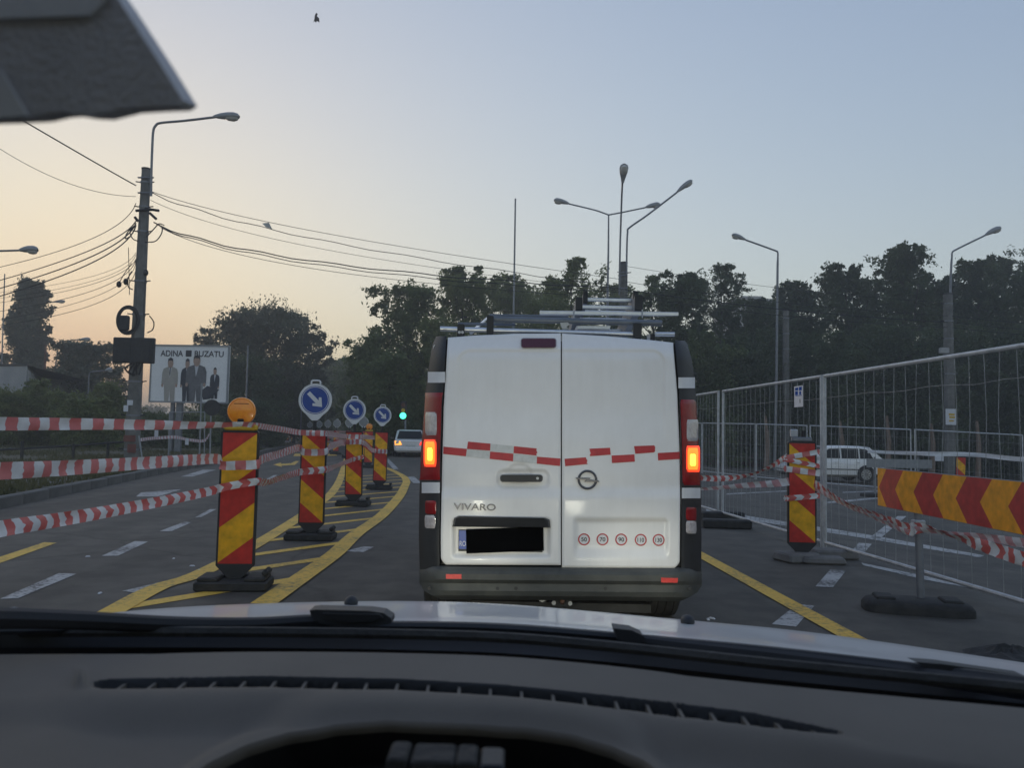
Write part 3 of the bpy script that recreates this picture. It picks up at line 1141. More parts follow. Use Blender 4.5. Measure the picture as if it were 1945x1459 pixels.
tree('outermost dark tree of the row beyond the mesh fence', 2075, 490, 52, 160, 'broad', 'leaf_dark', 9000, 0.2, .8, group=G1)
# low fill layer in front of / between the trunks: separate shrubs
SHL = ['shrub at the far bend under the dark bushy tree', 'shrub behind the green traffic light', 'shrub beside the van tail light column under the slim pale tree', 'dark shrub just clear of the van beside the fence', 'dark shrub above the gap of sky holes in the foliage', 'dark shrub behind the bare pole and single lamp post', 'dark shrub behind the parked hatchback', 'dark shrub under the tallest tree tip', 'dark shrub before the poster pole', 'dark shrub after the poster pole', 'dark shrub above the soil heap by the frame edge', 'outermost dark shrub past the frame edge', 'shrub hidden low behind the van ladder', 'shrub low behind the van roof tubes']
G2 = 'shrubs at the foot of the trees'
for i, (px, ty, d, wp) in enumerate(((705, 640, 47, 90), (740, 680, 44, 110), (850, 620, 47, 130), (1345, 640, 46, 120), (1420, 650, 47, 130), (1505, 640, 48, 140), (1590, 640, 46, 130), (1680, 630, 47, 140), (1770, 640, 46, 140), (1860, 640, 47, 140), (1945, 630, 46, 140), (2040, 640, 46, 150), (1160, 640, 50, 200), (990, 640, 52, 200))):
    tree(SHL[i], px, ty, d, wp, 'bush', 'leaf_light' if 800 < px < 1240 else 'leaf_mid' if px < 1360 else 'leaf_dark', 7500, 0.16, .1, group=G2, cat='shrub')
# road curve
G3 = 'trees along the road far ahead'
for (px, ty, d, wp, lab) in ((700, 672, 75, 110, 'rounded tree at the far bend beside the dark bushy one'), (655, 690, 95, 110, 'hazy tree on the right of the far road'), (615, 706, 120, 110, 'small hazy tree where the road vanishes'), (565, 725, 125, 110, 'low hazy tree behind the nearest blue arrow sign'), (740, 700, 62, 120, 'dark tree above the queue of cars')):
    tree(lab, px, ty, d, wp, 'broad', 'leaf_mid', 8000, 0.0045 * d * .75, .6, group=G3)
tree('wide spreading tree with drooping fringed branches behind the billboard', 520, 598, 60, 210, 'droop', 'leaf_grey', 22000, 0.17, 3.0)
tree('gappy lower limb tree, pale against the sunset, beside the billboard top', 395, 628, 64, 90, 'sparse', 'leaf_grey', 3800, 0.16, 3.0)
tree('dark understorey tree under the wide spreading one', 470, 690, 56, 150, 'broad', 'leaf_dark', 12000, 0.17, .5)
tree('dark rounded tree behind the first arrow beacon', 560, 700, 66, 130, 'broad', 'leaf_dark', 11000, 0.18, .5)
tree('tall narrow poplar against the sunset beside the shed', 58, 538, 70, 76, 'poplar', 'leaf_grey', 20000, 0.22, 2.0)
tree('dark dome shaped tree between the poplar and the utility pole', 165, 660, 60, 135, 'broad', 'leaf_grey', 17000, 0.17, .5)
BUL = ['pale green bush at the frame edge before the shed wall', 'tall thin pale bush before the shed corner', 'green bush under the rusty thin pole', 'green bush touching the leaning concrete pole', 'low green bush before the dome shaped tree', 'green bush past the frame edge by the shed', 'dark bush behind the orange warning lamp', 'low bush under the billboard bag picture', 'low bush under the billboard left corner', 'small bush behind the leaning concrete pole', 'dark bush between the warning lamp and the largest arrow sign']
G4 = 'bushes on the verge'
for i, (px, ty, d, wp, lm) in enumerate(((22, 752, 42, 90, 'leaf_light'), (75, 726, 44, 70, 'leaf_light'), (125, 752, 43, 100, 'leaf_light'), (205, 735, 44, 70, 'leaf_light'), (170, 762, 40, 90, 'leaf_light'), (-40, 745, 40, 90, 'leaf_light'), (430, 760, 50, 90, 'leaf_dark'), (365, 795, 46, 110, 'leaf_mid'), (295, 792, 48, 90, 'leaf_mid'), (245, 770, 52, 60, 'leaf_mid'), (490, 770, 50, 80, 'leaf_dark'))):
    tree(BUL[i], px, ty, d, wp, 'bush', lm, 5000, 0.13, .1, group=G4, cat='bush')

# far-off wood closing the horizon
def treeline(name, spans, n, size):
    C, Rr = [], []
    for (px0, px1, d, h) in spans:
        x0, x1 = at(px0, 820, d).x, at(px1, 820, d).x
        k = int(abs(x1 - x0) / 3)
        for i in range(k):
            x = x0 + (x1 - x0) * (i + rnd.random()) / k
            hh = h * rnd.uniform(.6, 1.0)
            for z in (0.15, 0.45, 0.8):
                C.append((x, d + rnd.uniform(-3, 3), gz(x) + hh * z))
                Rr.append(hh * .3)
    V, Fc = leaf_cloud(C, Rr, n, size)
    o = np_mesh(name, V, Fc, 'leaf_dark')
    tag(o, kind='stuff')


treeline('far_wood', [(-600, 700, 190, 6.0), (690, 1340, 82, 11.0)], 36000, 0.55)
treeline('dark_wood', [(1180, 2700, 66, 9.5)], 42000, 0.36)
treeline('undergrowth', [(1300, 2400, 58, 3.5)], 22000, 0.22)

# tree trunks showing pale between the shrubs
G5 = 'bare pale trunks behind the far fence'
for (px, ty, by) in ((1455, 790, 885), (1597, 800, 880), (1686, 790, 885), (1857, 800, 893), (1770, 805, 880)):
    b = G(px, by)
    b = at(px, by, 42)
    t = at(px, ty, 42)
    mb = MB()
    rt = thing('bare_tree', (b.x, b.y, gz(b.x)), {1455: 'bare reddish trunk beside the reddish wall and the van', 1597: 'bare reddish trunk above the parked hatchback roof', 1686: 'bare reddish trunk above the grey sign board', 1857: 'bare reddish trunk just past the poster pole', 1770: 'bare reddish trunk just before the poster pole'}[px], 'tree', G5)
    mb.tube([(b.x, b.y, gz(b.x)), (b.x + .08, b.y, (b.z + t.z) / 2), (t.x - .05, t.y, t.z)], [.15, .12, .07], 8)
    part('stem', mb, 'pale_bark', rt, smooth=True)

# ---------------------------------------------------------------- buildings
# shed on the left with a corrugated side
A = at(-90, 690, 46)
B = at(52, 690, 44)
Cc = at(92, 724, 62)
rt = thing('shed', (B.x, B.y, 0.14), 'pale grey shed with corrugated flank behind the bushes, below the poplar', 'building')
mb = MB()
zt = at(0, 690, 45).z
mb.prism([(A.x, A.y, .1), (B.x, B.y, .1), (Cc.x, Cc.y, .1), (A.x, Cc.y + 2, .1)], (0, 0, zt - .3))
part('wall', mb, 'render_wall', rt)
mb = MB()
mb.prism([(A.x, A.y - .06, zt - .19), (B.x + .06, B.y - .06, zt - .19), (Cc.x + .06, Cc.y, zt - .19), (A.x, Cc.y + 2.2, zt - .19)], (0, 0, .12))
part('roof', mb, 'roof_dark', rt)
side = Vector((Cc.x - B.x, Cc.y - B.y, 0))
nn = Vector((side.y, -side.x, 0)).normalized()
mbp = None
for i in range(16):
    t = (i + .5) / 16
    c = Vector((B.x, B.y, 0)) + side * t + nn * .05
    rot = Matrix.Rotation(math.atan2(side.y, side.x), 3, 'Z')
    mb = MB()
    mb.box((c.x, c.y, .14 + (zt - .55) / 2), (side.length / 16 * .78, .09, zt - .62), rot=rot)
    part('corrugated_panel', mb, 'corrugated', rt)

# flat-roofed block just showing over the trees
c = at(1430, 566, 110)
rt = thing('distant_block', (c.x, c.y, gz(c.x)), 'pale flat roofed block whose top edge shows above the trees', 'building')
mb = MB()
mb.box((c.x, c.y + 6, (c.z + gz(c.x)) / 2 - .6), (5.2, 12, c.z - gz(c.x) - 1.2))
part('wall', mb, 'render_wall', rt)
mb = MB()
mb.box((c.x, c.y + 6, c.z - .5), (6.0, 13, .7))
part('roof', mb, 'render_wall', rt)
mb = MB()
mb.box((c.x + .5, c.y + 5, c.z + .3), (3.0, 6, .7))
part('roof_house', mb, 'corrugated', rt)
# low reddish wall behind the fence
p0, p1 = at(1330, 880, 50), at(1500, 880, 50)
rt = thing('boundary_wall', (p0.x, 50, gz(p0.x)), 'low reddish wall under the trees behind the mesh fence', 'wall')
mb = MB()
mb.box(((p0.x + p1.x) / 2, 50, gz(p0.x) + .85), (p1.x - p0.x, .25, 2.4))
part('wall', mb, 'brick_red', rt)
for i in range(7):
    x = p0.x + (p1.x - p0.x) * i / 6
    mb = MB()
    mb.box((x, 49.83, gz(x) + .9), (.3, .12, 2.5))
    part('wall_pier', mb, 'rust_steel', rt)
mb = MB()
mb.box(((p0.x + p1.x) / 2, 49.95, gz(p0.x) + 2.1), (p1.x - p0.x + .3, .5, .1))
part('coping', mb, 'dark_concrete', rt)

# ================================================================ WHITE VAN
YV = 5.1
LI = [(632, 850), (640, 849), (773, 841), (882, 838), (1018, 835.5), (1080, 836)]
LO = [(632, 836), (638, 829), (656, 821), (701, 814), (755, 807), (864, 799), (941, 796.5), (1018, 795.5), (1080, 797)]
RI = [(640, 1281), (649, 1281), (683, 1284), (737, 1288.5), (837, 1292.5), (927, 1294), (1063, 1293), (1085, 1292)]
RO = [(640, 1292), (651, 1305), (683, 1314), (714, 1318.5), (764, 1323), (882, 1330), (927, 1331.5), (1018, 1332.5), (1085, 1332)]
SEAM = 1066.5


def rr_sd(px, py, x0, y0, x1, y1, r):
    cx, cy = (x0 + x1) / 2, (y0 + y1) / 2
    qx, qy = abs(px - cx) - (x1 - x0) / 2 + r, abs(py - cy) - (y1 - y0) / 2 + r
    return math.hypot(max(qx, 0), max(qy, 0)) + min(max(qx, qy), 0) - r


def van_y(px, py):
    li, ri = clampt(LI, py), clampt(RI, py)
    if px < li:
        u = min((li - px) / max(li - clampt(LO, py), 1), 1)
        b = 0.035 + 0.16 * u ** 2.0
    elif px > ri:
        u = min((px - ri) / max(clampt(RO, py) - ri, 1), 1)
        b = 0.035 + 0.16 * u ** 2.0
    else:
        a = abs(px - (li + ri) / 2) / ((ri - li) / 2)
        b = 0.03 * a ** 4
        b += 0.017 * sstep(-1, 5, -rr_sd(px, py, 868, 664, 1264, 870, 26)) * (1 - sstep(770, 850, py))
        b -= 0.022 * sstep(922, 950, py)
        b += 0.030 * sstep(0, 8, -rr_sd(px, py, 858, 984, 1047, 1062, 8)) * (1 - sstep(1050, 1066, py))
        b += 0.020 * sstep(-2, 8, -rr_sd(px, py, 1090, 985, 1270, 1090, 8)) * (1 - sstep(1036, 1066, py))
        b += 0.014 * sstep(-2, 6, -rr_sd(px, py, 943, 892, 1044, 929, 14))
        b += 0.010 * sstep(0, 8, -rr_sd(px, py, 958, 878, 1014, 920, 24))
    b += 0.10 * sstep(690, 630, py) ** 1.5 + 0.05 * max(0, (900 - py) / 260)
    return b


def vs_(px, py, out=0.0):
    return at(px, py, YV + van_y(px, py) - out)


van = thing('delivery_van', (0.33, 7.4, 0), 'white panel van with red and white tape across its rear doors, tail lights lit', 'van')
ROOFT = [(836, 641), (850, 640), (900, 636), (980, 632.5), (1066, 632), (1150, 637), (1230, 644), (1282, 650), (1305, 656)]
# body hull
mb = MB()
sec = []
for Yd in (0.24, 0.5, 3.2, 4.6, 4.95):
    ring = []
    sc_ = 1.0 if Yd < 3.5 else (0.985 if Yd < 4.8 else 0.95)
    for py in (1100, 1018, 941, 864, 755, 701, 656):
        ring.append(at(clampt(LO, py) + 2.5, py, YV + .24))
    for px in (845, 900, 980, 1066, 1150, 1230, 1280):
        ring.append(at(px, lerp(ROOFT, px) + 4, YV + .2))
    for py in (660, 701, 755, 864, 941, 1018, 1100):
        ring.append(at(clampt(RO, py) - 2.5, py, YV + .24))
    c = Vector((0.335, 0, 1.1))
    out = []
    for p in ring:
        q = Vector((c.x + (p.x - c.x) * sc_, YV + Yd, p.z))
        if Yd > 3.5 and q.z > 1.15:
            q.z = 1.15 + (q.z - 1.15) * (0.55 if Yd < 4.8 else 0.1)
        out.append(q)
    sec.append(out)
mb.grid(sec)
n = len(sec[0])
mb.f.append(tuple(range(n)))
mb.m.append(0)
mb.f.append(tuple(4 * n + k for k in range(n - 1, -1, -1)))
mb.m.append(0)
part('body', mb, 'white_van_paint', van, smooth=35)
mb = MB()
mb.box((0.335, 7.6, 0.40), (1.6, 4.5, 0.2))
part('underbody', mb, 'sooty', van)
# dark gap frame behind the doors
mb = MB()
mb.add([at(843, 645, YV + .24), at(1288, 652, YV + .24), at(1296, 1092, YV + .14), at(833, 1092, YV + .14)], [(0, 1, 2, 3)])
part('door_seal', mb, 'cowl_black', van)


def door(side):
    rows = []
    R_, C_ = 150, 76
    for i in range(R_ + 1):
        v = i / R_
        row = []
        for k in range(C_ + 1):
            u = k / C_
            pyg = 640 + v * (1074 - 640)
            if side == 'L':
                x0, x1 = clampt(LI, pyg) + 1.5, SEAM - 1.2
                bot = 1074.5
                if v > .965:
                    x0 += 9 * ((v - .965) / .035) ** 2
            else:
                x0, x1 = SEAM + 1.2, clampt(RI, pyg) - 1.5
                bot = 1079
                if v > .965:
                    x1 -= 9 * ((v - .965) / .035) ** 2
            px = x0 + u * (x1 - x0)
            top = lerp(ROOFT, px) + 1.0
            py = top + v * (bot + (px - 1066) * 0.004 - top)
            p = vs_(px, py)
            # rolled edge round the panel
            e = min(u * (x1 - x0), (1 - u) * (x1 - x0), v * 436, (1 - v) * 436)
            p.y += 0.010 * max(0, 1 - e / 3.0) ** 2
            row.append(p)
        rows.append(row)
    # return flange so the panel has thickness
    mb = MB()
    mb.grid(rows)
    edge = [r_[0] for r_ in rows], [r_[-1] for r_ in rows], rows[0], rows[-1]
    for e in edge:
        mb.grid([[p for p in e], [p + Vector((0, .03, 0)) for p in e]])
    return part('rear_door', mb, 'white_van_paint', van, smooth='all')


dL, dR = door('L'), door('R')
MATS['white_van_paint'].node_tree.nodes['Principled BSDF'].inputs['Roughness'].default_value = 0.36


def patch(name, quad, m, parent, out=0.003, nx=8, ny=3, tear=None):
    a, b, c, d = [Vector((*q, 0)) for q in quad]   # TL TR BR BL
    rows = []
    for j in range(ny + 1):
        row = []
        for i in range(nx + 1):
            u, v = i / nx, j / ny
            p = a.lerp(b, u).lerp(d.lerp(c, u), v)
            if tear == 'R' and i == nx:
                p.x += rnd.uniform(-2.2, 1.6)
            if tear == 'L' and i == 0:
                p.x += rnd.uniform(-1.2, 1.8)
            row.append(vs_(p.x, p.y, out))
        rows.append(row)
    mb = MB()
    mb.grid(rows)
    return part(name, mb, m, parent, smooth='all')


RP, WP = 'tape_red_patch', 'tape_white_patch'
for q, m, t in ([(842.3, 848.6), (886.9, 853), (884.9, 867.1), (841.7, 862.6)], RP, None), ([(889, 839), (931.7, 843), (931.1, 856.4), (886.9, 853)], RP, None), \
        ([(931.7, 843), (976.3, 847.8), (975.3, 861), (931.1, 856.4)], WP, None), ([(976.3, 847.8), (1021, 852.3), (1019.5, 865.7), (975.3, 861)], RP, 'R'), \
        ([(886.9, 853.4), (931, 857.5), (930, 872), (884.9, 867)], WP, None), ([(931, 858), (975.3, 862.2), (974.3, 876.6), (930, 872)], RP, None), \
        ([(975.3, 862.6), (1020, 867.3), (1019.5, 881), (974.3, 876.6)], WP, None), ([(1020, 867.7), (1064.6, 871.3), (1063.6, 885.6), (1019.5, 881)], RP, None):
    patch('tape_patch', q, m, dL, tear=t, ny=5)
for q, t in ([(1072.3, 871.8), (1113.8, 868.8), (1117, 881.7), (1073.6, 885.9)], 'R'), ([(1120, 852.6), (1158.7, 850.8), (1160, 864), (1121, 866.9)], 'L'), \
        ([(1161.6, 865.6), (1205, 863.4), (1206, 877.2), (1162.4, 880)], None), ([(1204.3, 847.6), (1243.8, 846.2), (1243.8, 859.5), (1206.8, 862.2)], 'R'), \
        ([(1249.5, 860.7), (1291, 858.5), (1291, 872.3), (1250, 874.8)], None):
    patch('tape_patch', q, RP, dR, tear=t, ny=5)

# high brake light on the left door
def px_prism(name, poly, out0, out1, m, parent, smooth=False):
    """rounded polygon in the picture survey -> solid sitting on the door surface"""
    a = [vs_(x, y, out0) for x, y in poly]
    cx, cy = sum(p[0] for p in poly) / len(poly), sum(p[1] for p in poly) / len(poly)
    b = [vs_(cx + (x - cx) * .96, cy + (y - cy) * .9, out1) for x, y in poly]
    n_ = len(poly)
    mb = MB()
    mb.add(a + b, [(k, (k + 1) % n_, n_ + (k + 1) % n_, n_ + k) for k in range(n_)] + [tuple(n_ + k for k in range(n_))])
    return part(name, mb, m, parent, smooth=smooth)


px_prism('brake_light', rrect(989, 642, 1057, 661, 5), -0.002, 0.02, 'lens_dark_red', dL)
# handle
hb = px_prism('door_handle', rrect(950, 902, 1031, 916, 5), -0.002, 0.035, 'black_plastic', dL)
mb = MB()
mb.disc(vs_(1021, 909, .037), .009, (0, -1, 0), 14, thick=.004)
part('lock_barrel', mb, 'galvanised', dL)
# plate brow
px_prism('plate_light_bar', [(859, 1001), (863, 984), (870, 980.5), (1036, 984), (1044, 988), (1046, 1003)], -0.003, 0.05, 'black_plastic', dL)


YPL = vs_(950, 1030, 0).y


def flat_quad(name, quad, out, m, parent, thick=0.004):
    pts = [vs_(x, y, out) for x, y in quad]
    pts = [at(x, y, YPL - out) for x, y in quad]
    mb = MB()
    mb.prism(pts, (0, thick, 0))
    return part(name, mb, m, parent)


flat_quad('number_plate', [(871, 1006.5), (1031, 1009.5), (1030.5, 1049.5), (870.5, 1047.5)], 0.010, 'black_plastic', dL)
flat_quad('country_strip', [(872, 1008), (886.5, 1008.3), (886, 1043.5), (871.5, 1043)], 0.015, 'plate_blue', dL, .003)
flat_quad('blacked_out_plate', [(885, 1006), (1032, 1001), (1033, 1046.5), (886, 1052)], 0.022, 'plate_black', dL, .003)
o0 = vs_(873.2, 1037, .0125)
part('lettering', text_mb('RO', (o0.x, YPL - .0165, o0.z), (1, 0, 0), (0, 0, 1), .032, width=.040), 'print_white', dL)
# model name
o0 = vs_(862, 968, .0)
yb = vs_(900, 962, .0).y
part('lettering', text_mb('VIVARO', (o0.x, yb - .006, o0.z), (1, 0, -.002), (0, 0, 1), .042, extr=-.007, width=.268, bold=.012), 'chrome', dL)
# emblem on the right door
em = vs_(1115.5, 911.5, 0)
mb = MB()
r_ = .056
mb.tube([em + Vector((r_ * math.cos(t * math.pi / 14), -.012, r_ * math.sin(t * math.pi / 14))) for t in range(29)], .0072, 8, cap=False)
yb = em.y - .022
bolt = [(-.076, .012), (.018, .012), (.008, .000), (.072, -.004), (.076, -.012), (-.018, -.012), (-.008, .0), (-.072, .004)]
mb.prism([Vector((em.x + x, yb, em.z + z)) for x, z in bolt], (0, .02, 0))
part('emblem', mb, 'chrome', dR, smooth=True)
# speed stickers
for (px, py), txt in zip(((1109.3, 1025), (1144.4, 1025), (1179.9, 1025.3), (1217, 1026), (1251, 1026.2)), ('50', '70', '90', '110', '130')):
    c = vs_(px, py, .003)
    mb = MB()
    mb.disc(c, .0385, (0, -1, 0), 26)
    mb.ring(c + Vector((0, -.001, 0)), .030, .0385, (0, -1, 0), 28, mi=1)
    wd = .036 if len(txt) == 2 else .042
    tm = text_mb(txt, (c.x - wd / 2, c.y - .002, c.z - .0135), (1, 0, 0), (0, 0, 1), .027, width=wd, bold=.015)
    mb.add(tm.v, tm.f, 2)
    o = mb.build('speed_sticker', ['sticker_white', 'sticker_red', 'ink_dark'], dR)

# ---- corner columns with the lamp clusters
def colpatch(name, x0f, x1f, y0, y1, m, parent, out=0.0, nx=10, ny=12, rim=0.0):
    """patch between px x0f(py)..x1f(py); rim>0 gives it raised edges"""
    rows = []
    for j in range(ny + 1):
        py = y0 + (y1 - y0) * j / ny
        xa, xb = (x0f(py) if callable(x0f) else x0f), (x1f(py) if callable(x1f) else x1f)
        cutk = 0
        if rim:
            e = min(j, ny - j)
            cutk = (1.6 if e == 0 else 0.4 if e == 1 else 0)
        row = []
        for i in range(nx + 1):
            u = i / nx
            px = xa + cutk + (xb - xa - 2 * cutk) * u
            o_ = out
            if rim and (i in (0, nx) or j in (0, ny)):
                o_ = out - rim
            row.append(vs_(px, py, o_))
        rows.append(row)
    mb = MB()
    mb.grid(rows)
    return part(name, mb, m, parent, smooth=50)


for sd in ('L', 'R'):
    ins = (lambda py: clampt(LI, py) - 1.0) if sd == 'L' else (lambda py: clampt(RI, py) + 1.0)
    outs = (lambda py: clampt(LO, py)) if sd == 'L' else (lambda py: clampt(RO, py))
    ytop, ybot = (638.5, 1082) if sd == 'L' else (647, 1086)
    column = colpatch('corner_column', ins, outs, ytop, ybot, 'black_plastic', van, 0, 12, 60)
    dy = 0 if sd == 'L' else 11
    mir = lambda a, b: ((a, b) if sd == 'L' else (a, b))
    # red lens
    if sd == 'L':
        lens = colpatch('tail_lamp', lambda py: clampt(LI, py) - 2.5, lambda py: clampt(LO, py) + .5, 746, 912, 'lens_red', van, .012, 12, 30, rim=.012)
        B_ = dict(clear=(807.5, 829.5, 783, 827), lit=(806, 827.5, 837, 885), up=(812.5, 845.5, 706.5, 727), lo=(801, 835.5, 916.5, 937), r=(807.5, 828.5, 951, 977), c=(806.5, 827, 979, 1004))
    else:
        lens = colpatch('tail_lamp', lambda py: clampt(RI, py) + 2.5, lambda py: clampt(RO, py) - .5, 759, 922, 'lens_red', van, .012, 12, 30, rim=.012)
        B_ = dict(clear=(1304.5, 1326.5, 797, 838), lit=(1305, 1328, 849, 895), up=(1288.5, 1320, 717, 737.5), lo=(1295, 1330.5, 927, 947), r=(1303, 1323, 964, 989), c=(1303, 1323, 990, 1014))
    x0, x1, y0, y1 = B_['clear']
    colpatch('clear_lens', x0, x1, y0, y1, 'lens_clear', lens, .018, 8, 10, rim=.006)
    x0, x1, y0, y1 = B_['lit']
    colpatch('lit_lens', x0 - 1.5, x1 + 1.5, y0 - 2, y1 + 2, 'lit_red', lens, .016, 8, 10, rim=.004)
    colpatch('lit_glow', x0 + 1.2, x1 - 1.8, y0 + 2, y1 - 2.5, 'lit_mid', lens, .019, 8, 10, rim=.003)
    colpatch('lit_bulb', x0 + 5.2, x1 - 5.8, y0 + 13, y1 - 9, 'lit_core', lens, .022, 8, 10, rim=.004)
    x0, x1, y0, y1 = B_['up']
    colpatch('reflective_patch', x0, x1, y0, y1, 'patch_white', column, .004, 8, 6)
    x0, x1, y0, y1 = B_['lo']
    colpatch('reflective_patch', x0, x1, y0, y1, 'patch_white', column, .008, 8, 6)
    x0, x1, y0, y1 = B_['r']
    colpatch('fog_lens', x0, x1, y0, y1, 'lens_red', column, .008, 6, 8, rim=.008)
    x0, x1, y0, y1 = B_['c']
    colpatch('reversing_lens', x0, x1, y0, y1, 'lens_clear', column, .008, 6, 8, rim=.008)

# ---- bumper
BP = [(1076, .055), (1079, -.03), (1085, -.07), (1092, -.085), (1103, -.085), (1107, -.07), (1110, -.055), (1124, -.06), (1133, -.045), (1139, .0), (1141, .08)]
rows = []
for py, yo in BP:
    row = []
    kx_ = 0 if py < 1108 else ((py - 1108) / 33) ** 2.2 * 42
    x0, x1 = 796.5 + kx_, 1333 - kx_
    for i in range(61):
        px = x0 + (x1 - x0) * i / 60
        e = min(px - 796.5, 1333 - px)
        row.append(at(px, py + (px - 1066) * .008, YV + yo + (0.30 * max(0, 1 - e / 60) ** 2.4)))
    rows.append(row)
mb = MB()
mb.grid(rows)
bump = part('bumper', mb, 'bumper_plastic', van, smooth=30)
for q in ([(847, 1091.5), (876.5, 1091.5), (876.5, 1100), (847, 1100)], [(1256, 1098), (1288, 1099), (1287, 1107.5), (1256, 1107)]):
    pts = [at(x, y, YV - .095) for x, y in q]
    mb = MB()
    mb.prism(pts, (0, .05, 0))
    part('reflector', mb, 'reflector_red', bump)
for px in (945, 980, 1150, 1310, 815):
    mb = MB()
    mb.disc(at(px, 1118, YV - .062 + (.06 if px in (1310, 815) else 0)), .012, (0, -1, 0), 12, thick=.006)
    part('plug', mb, 'black_plastic', bump)
# ---- underneath: crash beam, hitch, exhaust, axle, wheels
mb = MB()
a, b = at(897, 1150, 5.35), at(1235, 1153, 5.35)
mb.box((a + b) / 2, (b.x - a.x, .06, .055))
part('crash_beam', mb, 'sooty', van)
hit = MB()
c = at(1067, 1135, 5.22)
hit.box(c, (.125, .03, .13), bev=.008)
h_ = part('tow_hitch', hit, 'sooty', van)
mb = MB()
mb.ball(at(1068, 1120, 5.15), .026, .026, .026)
mb.tube([at(1068, 1123, 5.15), at(1068, 1142, 5.16), at(1068, 1146, 5.24)], .016, 8)
part('tow_ball', mb, 'rust_steel', h_, smooth=True)
for px, py in ((1052, 1146), (1083, 1147), (1053, 1128), (1084, 1128)):
    mb = MB()
    mb.disc(at(px, py, 5.2), .014, (0, -1, 0), 12, thick=.012)
    part('bolt', mb, 'galvanised' if py > 1140 else 'cowl_black', h_)
mb = MB()
mb.tube([at(1033, 1142, 5.5), at(1030, 1136, 5.3)], [.03, .028], 10)
part('exhaust_pipe', mb, 'galvanised', van, smooth=True)
mb = MB()
a, b = at(860, 1135, 6.0), at(1245, 1138, 6.0)
mb.tube([a, b], .05, 10)
part('axle', mb, 'sooty', van)


def wheel_mb(c, rad, wd, tyre_only=True):
    """lathe about X: tyre with circumferential grooves"""
    prof = [(-.5, .62), (-.5, .93), (-.44, .985), (-.30, .998), (-.28, .97), (-.25, .97), (-.23, 1.0), (-.04, 1.0), (-.025, .97), (.025, .97), (.04, 1.0), (.23, 1.0), (.25, .97), (.28, .97), (.30, .998), (.44, .985), (.5, .93), (.5, .62)]
    rows = []
    for u, r_ in prof:
        rows.append([Vector((c[0] + u * wd, c[1] + rad * r_ * math.cos(2 * math.pi * k / 36), c[2] + rad * r_ * math.sin(2 * math.pi * k / 36))) for k in range(36)])
    mb = MB()
    mb.grid(rows, close=True)
    return mb


def rim_mb(c, rad, wd, spokes=5):
    mb = MB()
    for s in (-1, 1):
        x = c[0] + s * wd * .42
        mb.ring((x, c[1], c[2]), rad * .54, rad * .64, (s, 0, 0), 28)
        mb.disc((x, c[1], c[2]), rad * .16, (s, 0, 0), 14)
        for k in range(spokes):
            a = 2 * math.pi * k / spokes
            d = Vector((0, math.cos(a), math.sin(a)))
            t = Vector((0, -math.sin(a), math.cos(a)))
            o = Vector((x, c[1], c[2]))
            mb.add([o + d * rad * .1 + t * rad * .09, o + d * rad * .58 + t * rad * .11, o + d * rad * .58 - t * rad * .11, o + d * rad * .1 - t * rad * .09], [(0, 1, 2, 3)])
    return mb


for px in (831, 1268):
    for yy in (6.02, 9.0):
        c = Vector((at(px, 1150, 5.68).x, yy, .335))
        t_ = part('wheel', wheel_mb(c, .335, .215), 'tyre', van, smooth=35)
        part('rim', rim_mb(c, .335, .215), 'wheel_rim', t_)
# mud guards
for px in (875, 1226):
    mb = MB()
    a = at(px, 1140, 5.6)
    mb.box((a.x, 5.62, .42), (.05, .02, .30))
    part('mud_flap', mb, 'rubber', van)

# ---- roof rack
def bar(name, p, q, r_, m, parent, n=10, sq=False):
    mb = MB()
    mb.tube([p, q], r_, n, sq=sq)
    return part(name, mb, m, parent, smooth=not sq)


bar('rack_roller', at(836, 624.5, 5.32), at(1205, 635, 5.32), .017, 'aluminium', van)
bar('rack_bar', at(870, 615, 5.5), at(979, 617, 5.5), .010, 'pipe_grey', van)
bar('rack_rail', at(895, 632, 5.55), at(1010, 637, 9.0) + Vector((-.5, 0, .2)), .014, 'aluminium', van)
bar('rack_rail', at(1232, 638, 5.55), at(1232, 700, 9.0) + Vector((0, 0, .2)), .014, 'aluminium', van)
bar('rack_bar', at(1244, 635, 5.45), at(1281, 635, 5.45), .016, 'aluminium', van)
for (x0, x1, y0, y1, Y) in ((869, 882, 616, 641, 5.3), (925, 937, 600, 637, 5.3), (1203, 1218, 614, 645, 5.3), (1236, 1243, 634, 648, 5.4)):
    a, b = at(x0, y0, Y), at(x1, y1, Y)
    mb = MB()
    mb.box((a + b) / 2, (b.x - a.x, .05, a.z - b.z), bev=.005)
    br = part('rack_bracket', mb, 'black_plastic', van)
    if x0 < 900:
        for dx in (3.5, 9.5):
            mb = MB()
            mb.disc(at(x0 + dx, y1 - 10, Y - .028), .010, (0, -1, 0), 12, thick=.008)
            part('bolt', mb, 'galvanised', br)
# grey tubes carried across the rack
g6 = 'grey tubes carried across the van roof'
for (p, q, r_, lab) in ((at(929, 606, 5.36), at(1257, 614, 5.36), .021, 'thick dark grey tube lying across the roof rack of the van'), (at(930, 599.5, 5.42), at(1080, 602, 5.42), .011, 'thin grey tube lying on the thick dark one on the van roof')):
    mb = MB()
    mb.tube([p, q], r_, 12)
    o = mb.build('grey_tube', 'pipe_grey', smooth=True)
    tag(o, lab, 'tube', g6)
# ladder
Y0 = 5.55
lad = thing('ladder', at(1160, 592, Y0), 'aluminium ladder lying lengthwise on the van roof, seen end on', 'ladder')


def rail(px0, px1, py0, py1, Y, L, drop):
    a, b = at(px0, py0, Y), at(px1, py1, Y)
    mb = MB()
    mb.prism([(a.x, Y, a.z), (b.x, Y, a.z), (b.x, Y, b.z), (a.x, Y, b.z)], (0, L, drop))
    return mb


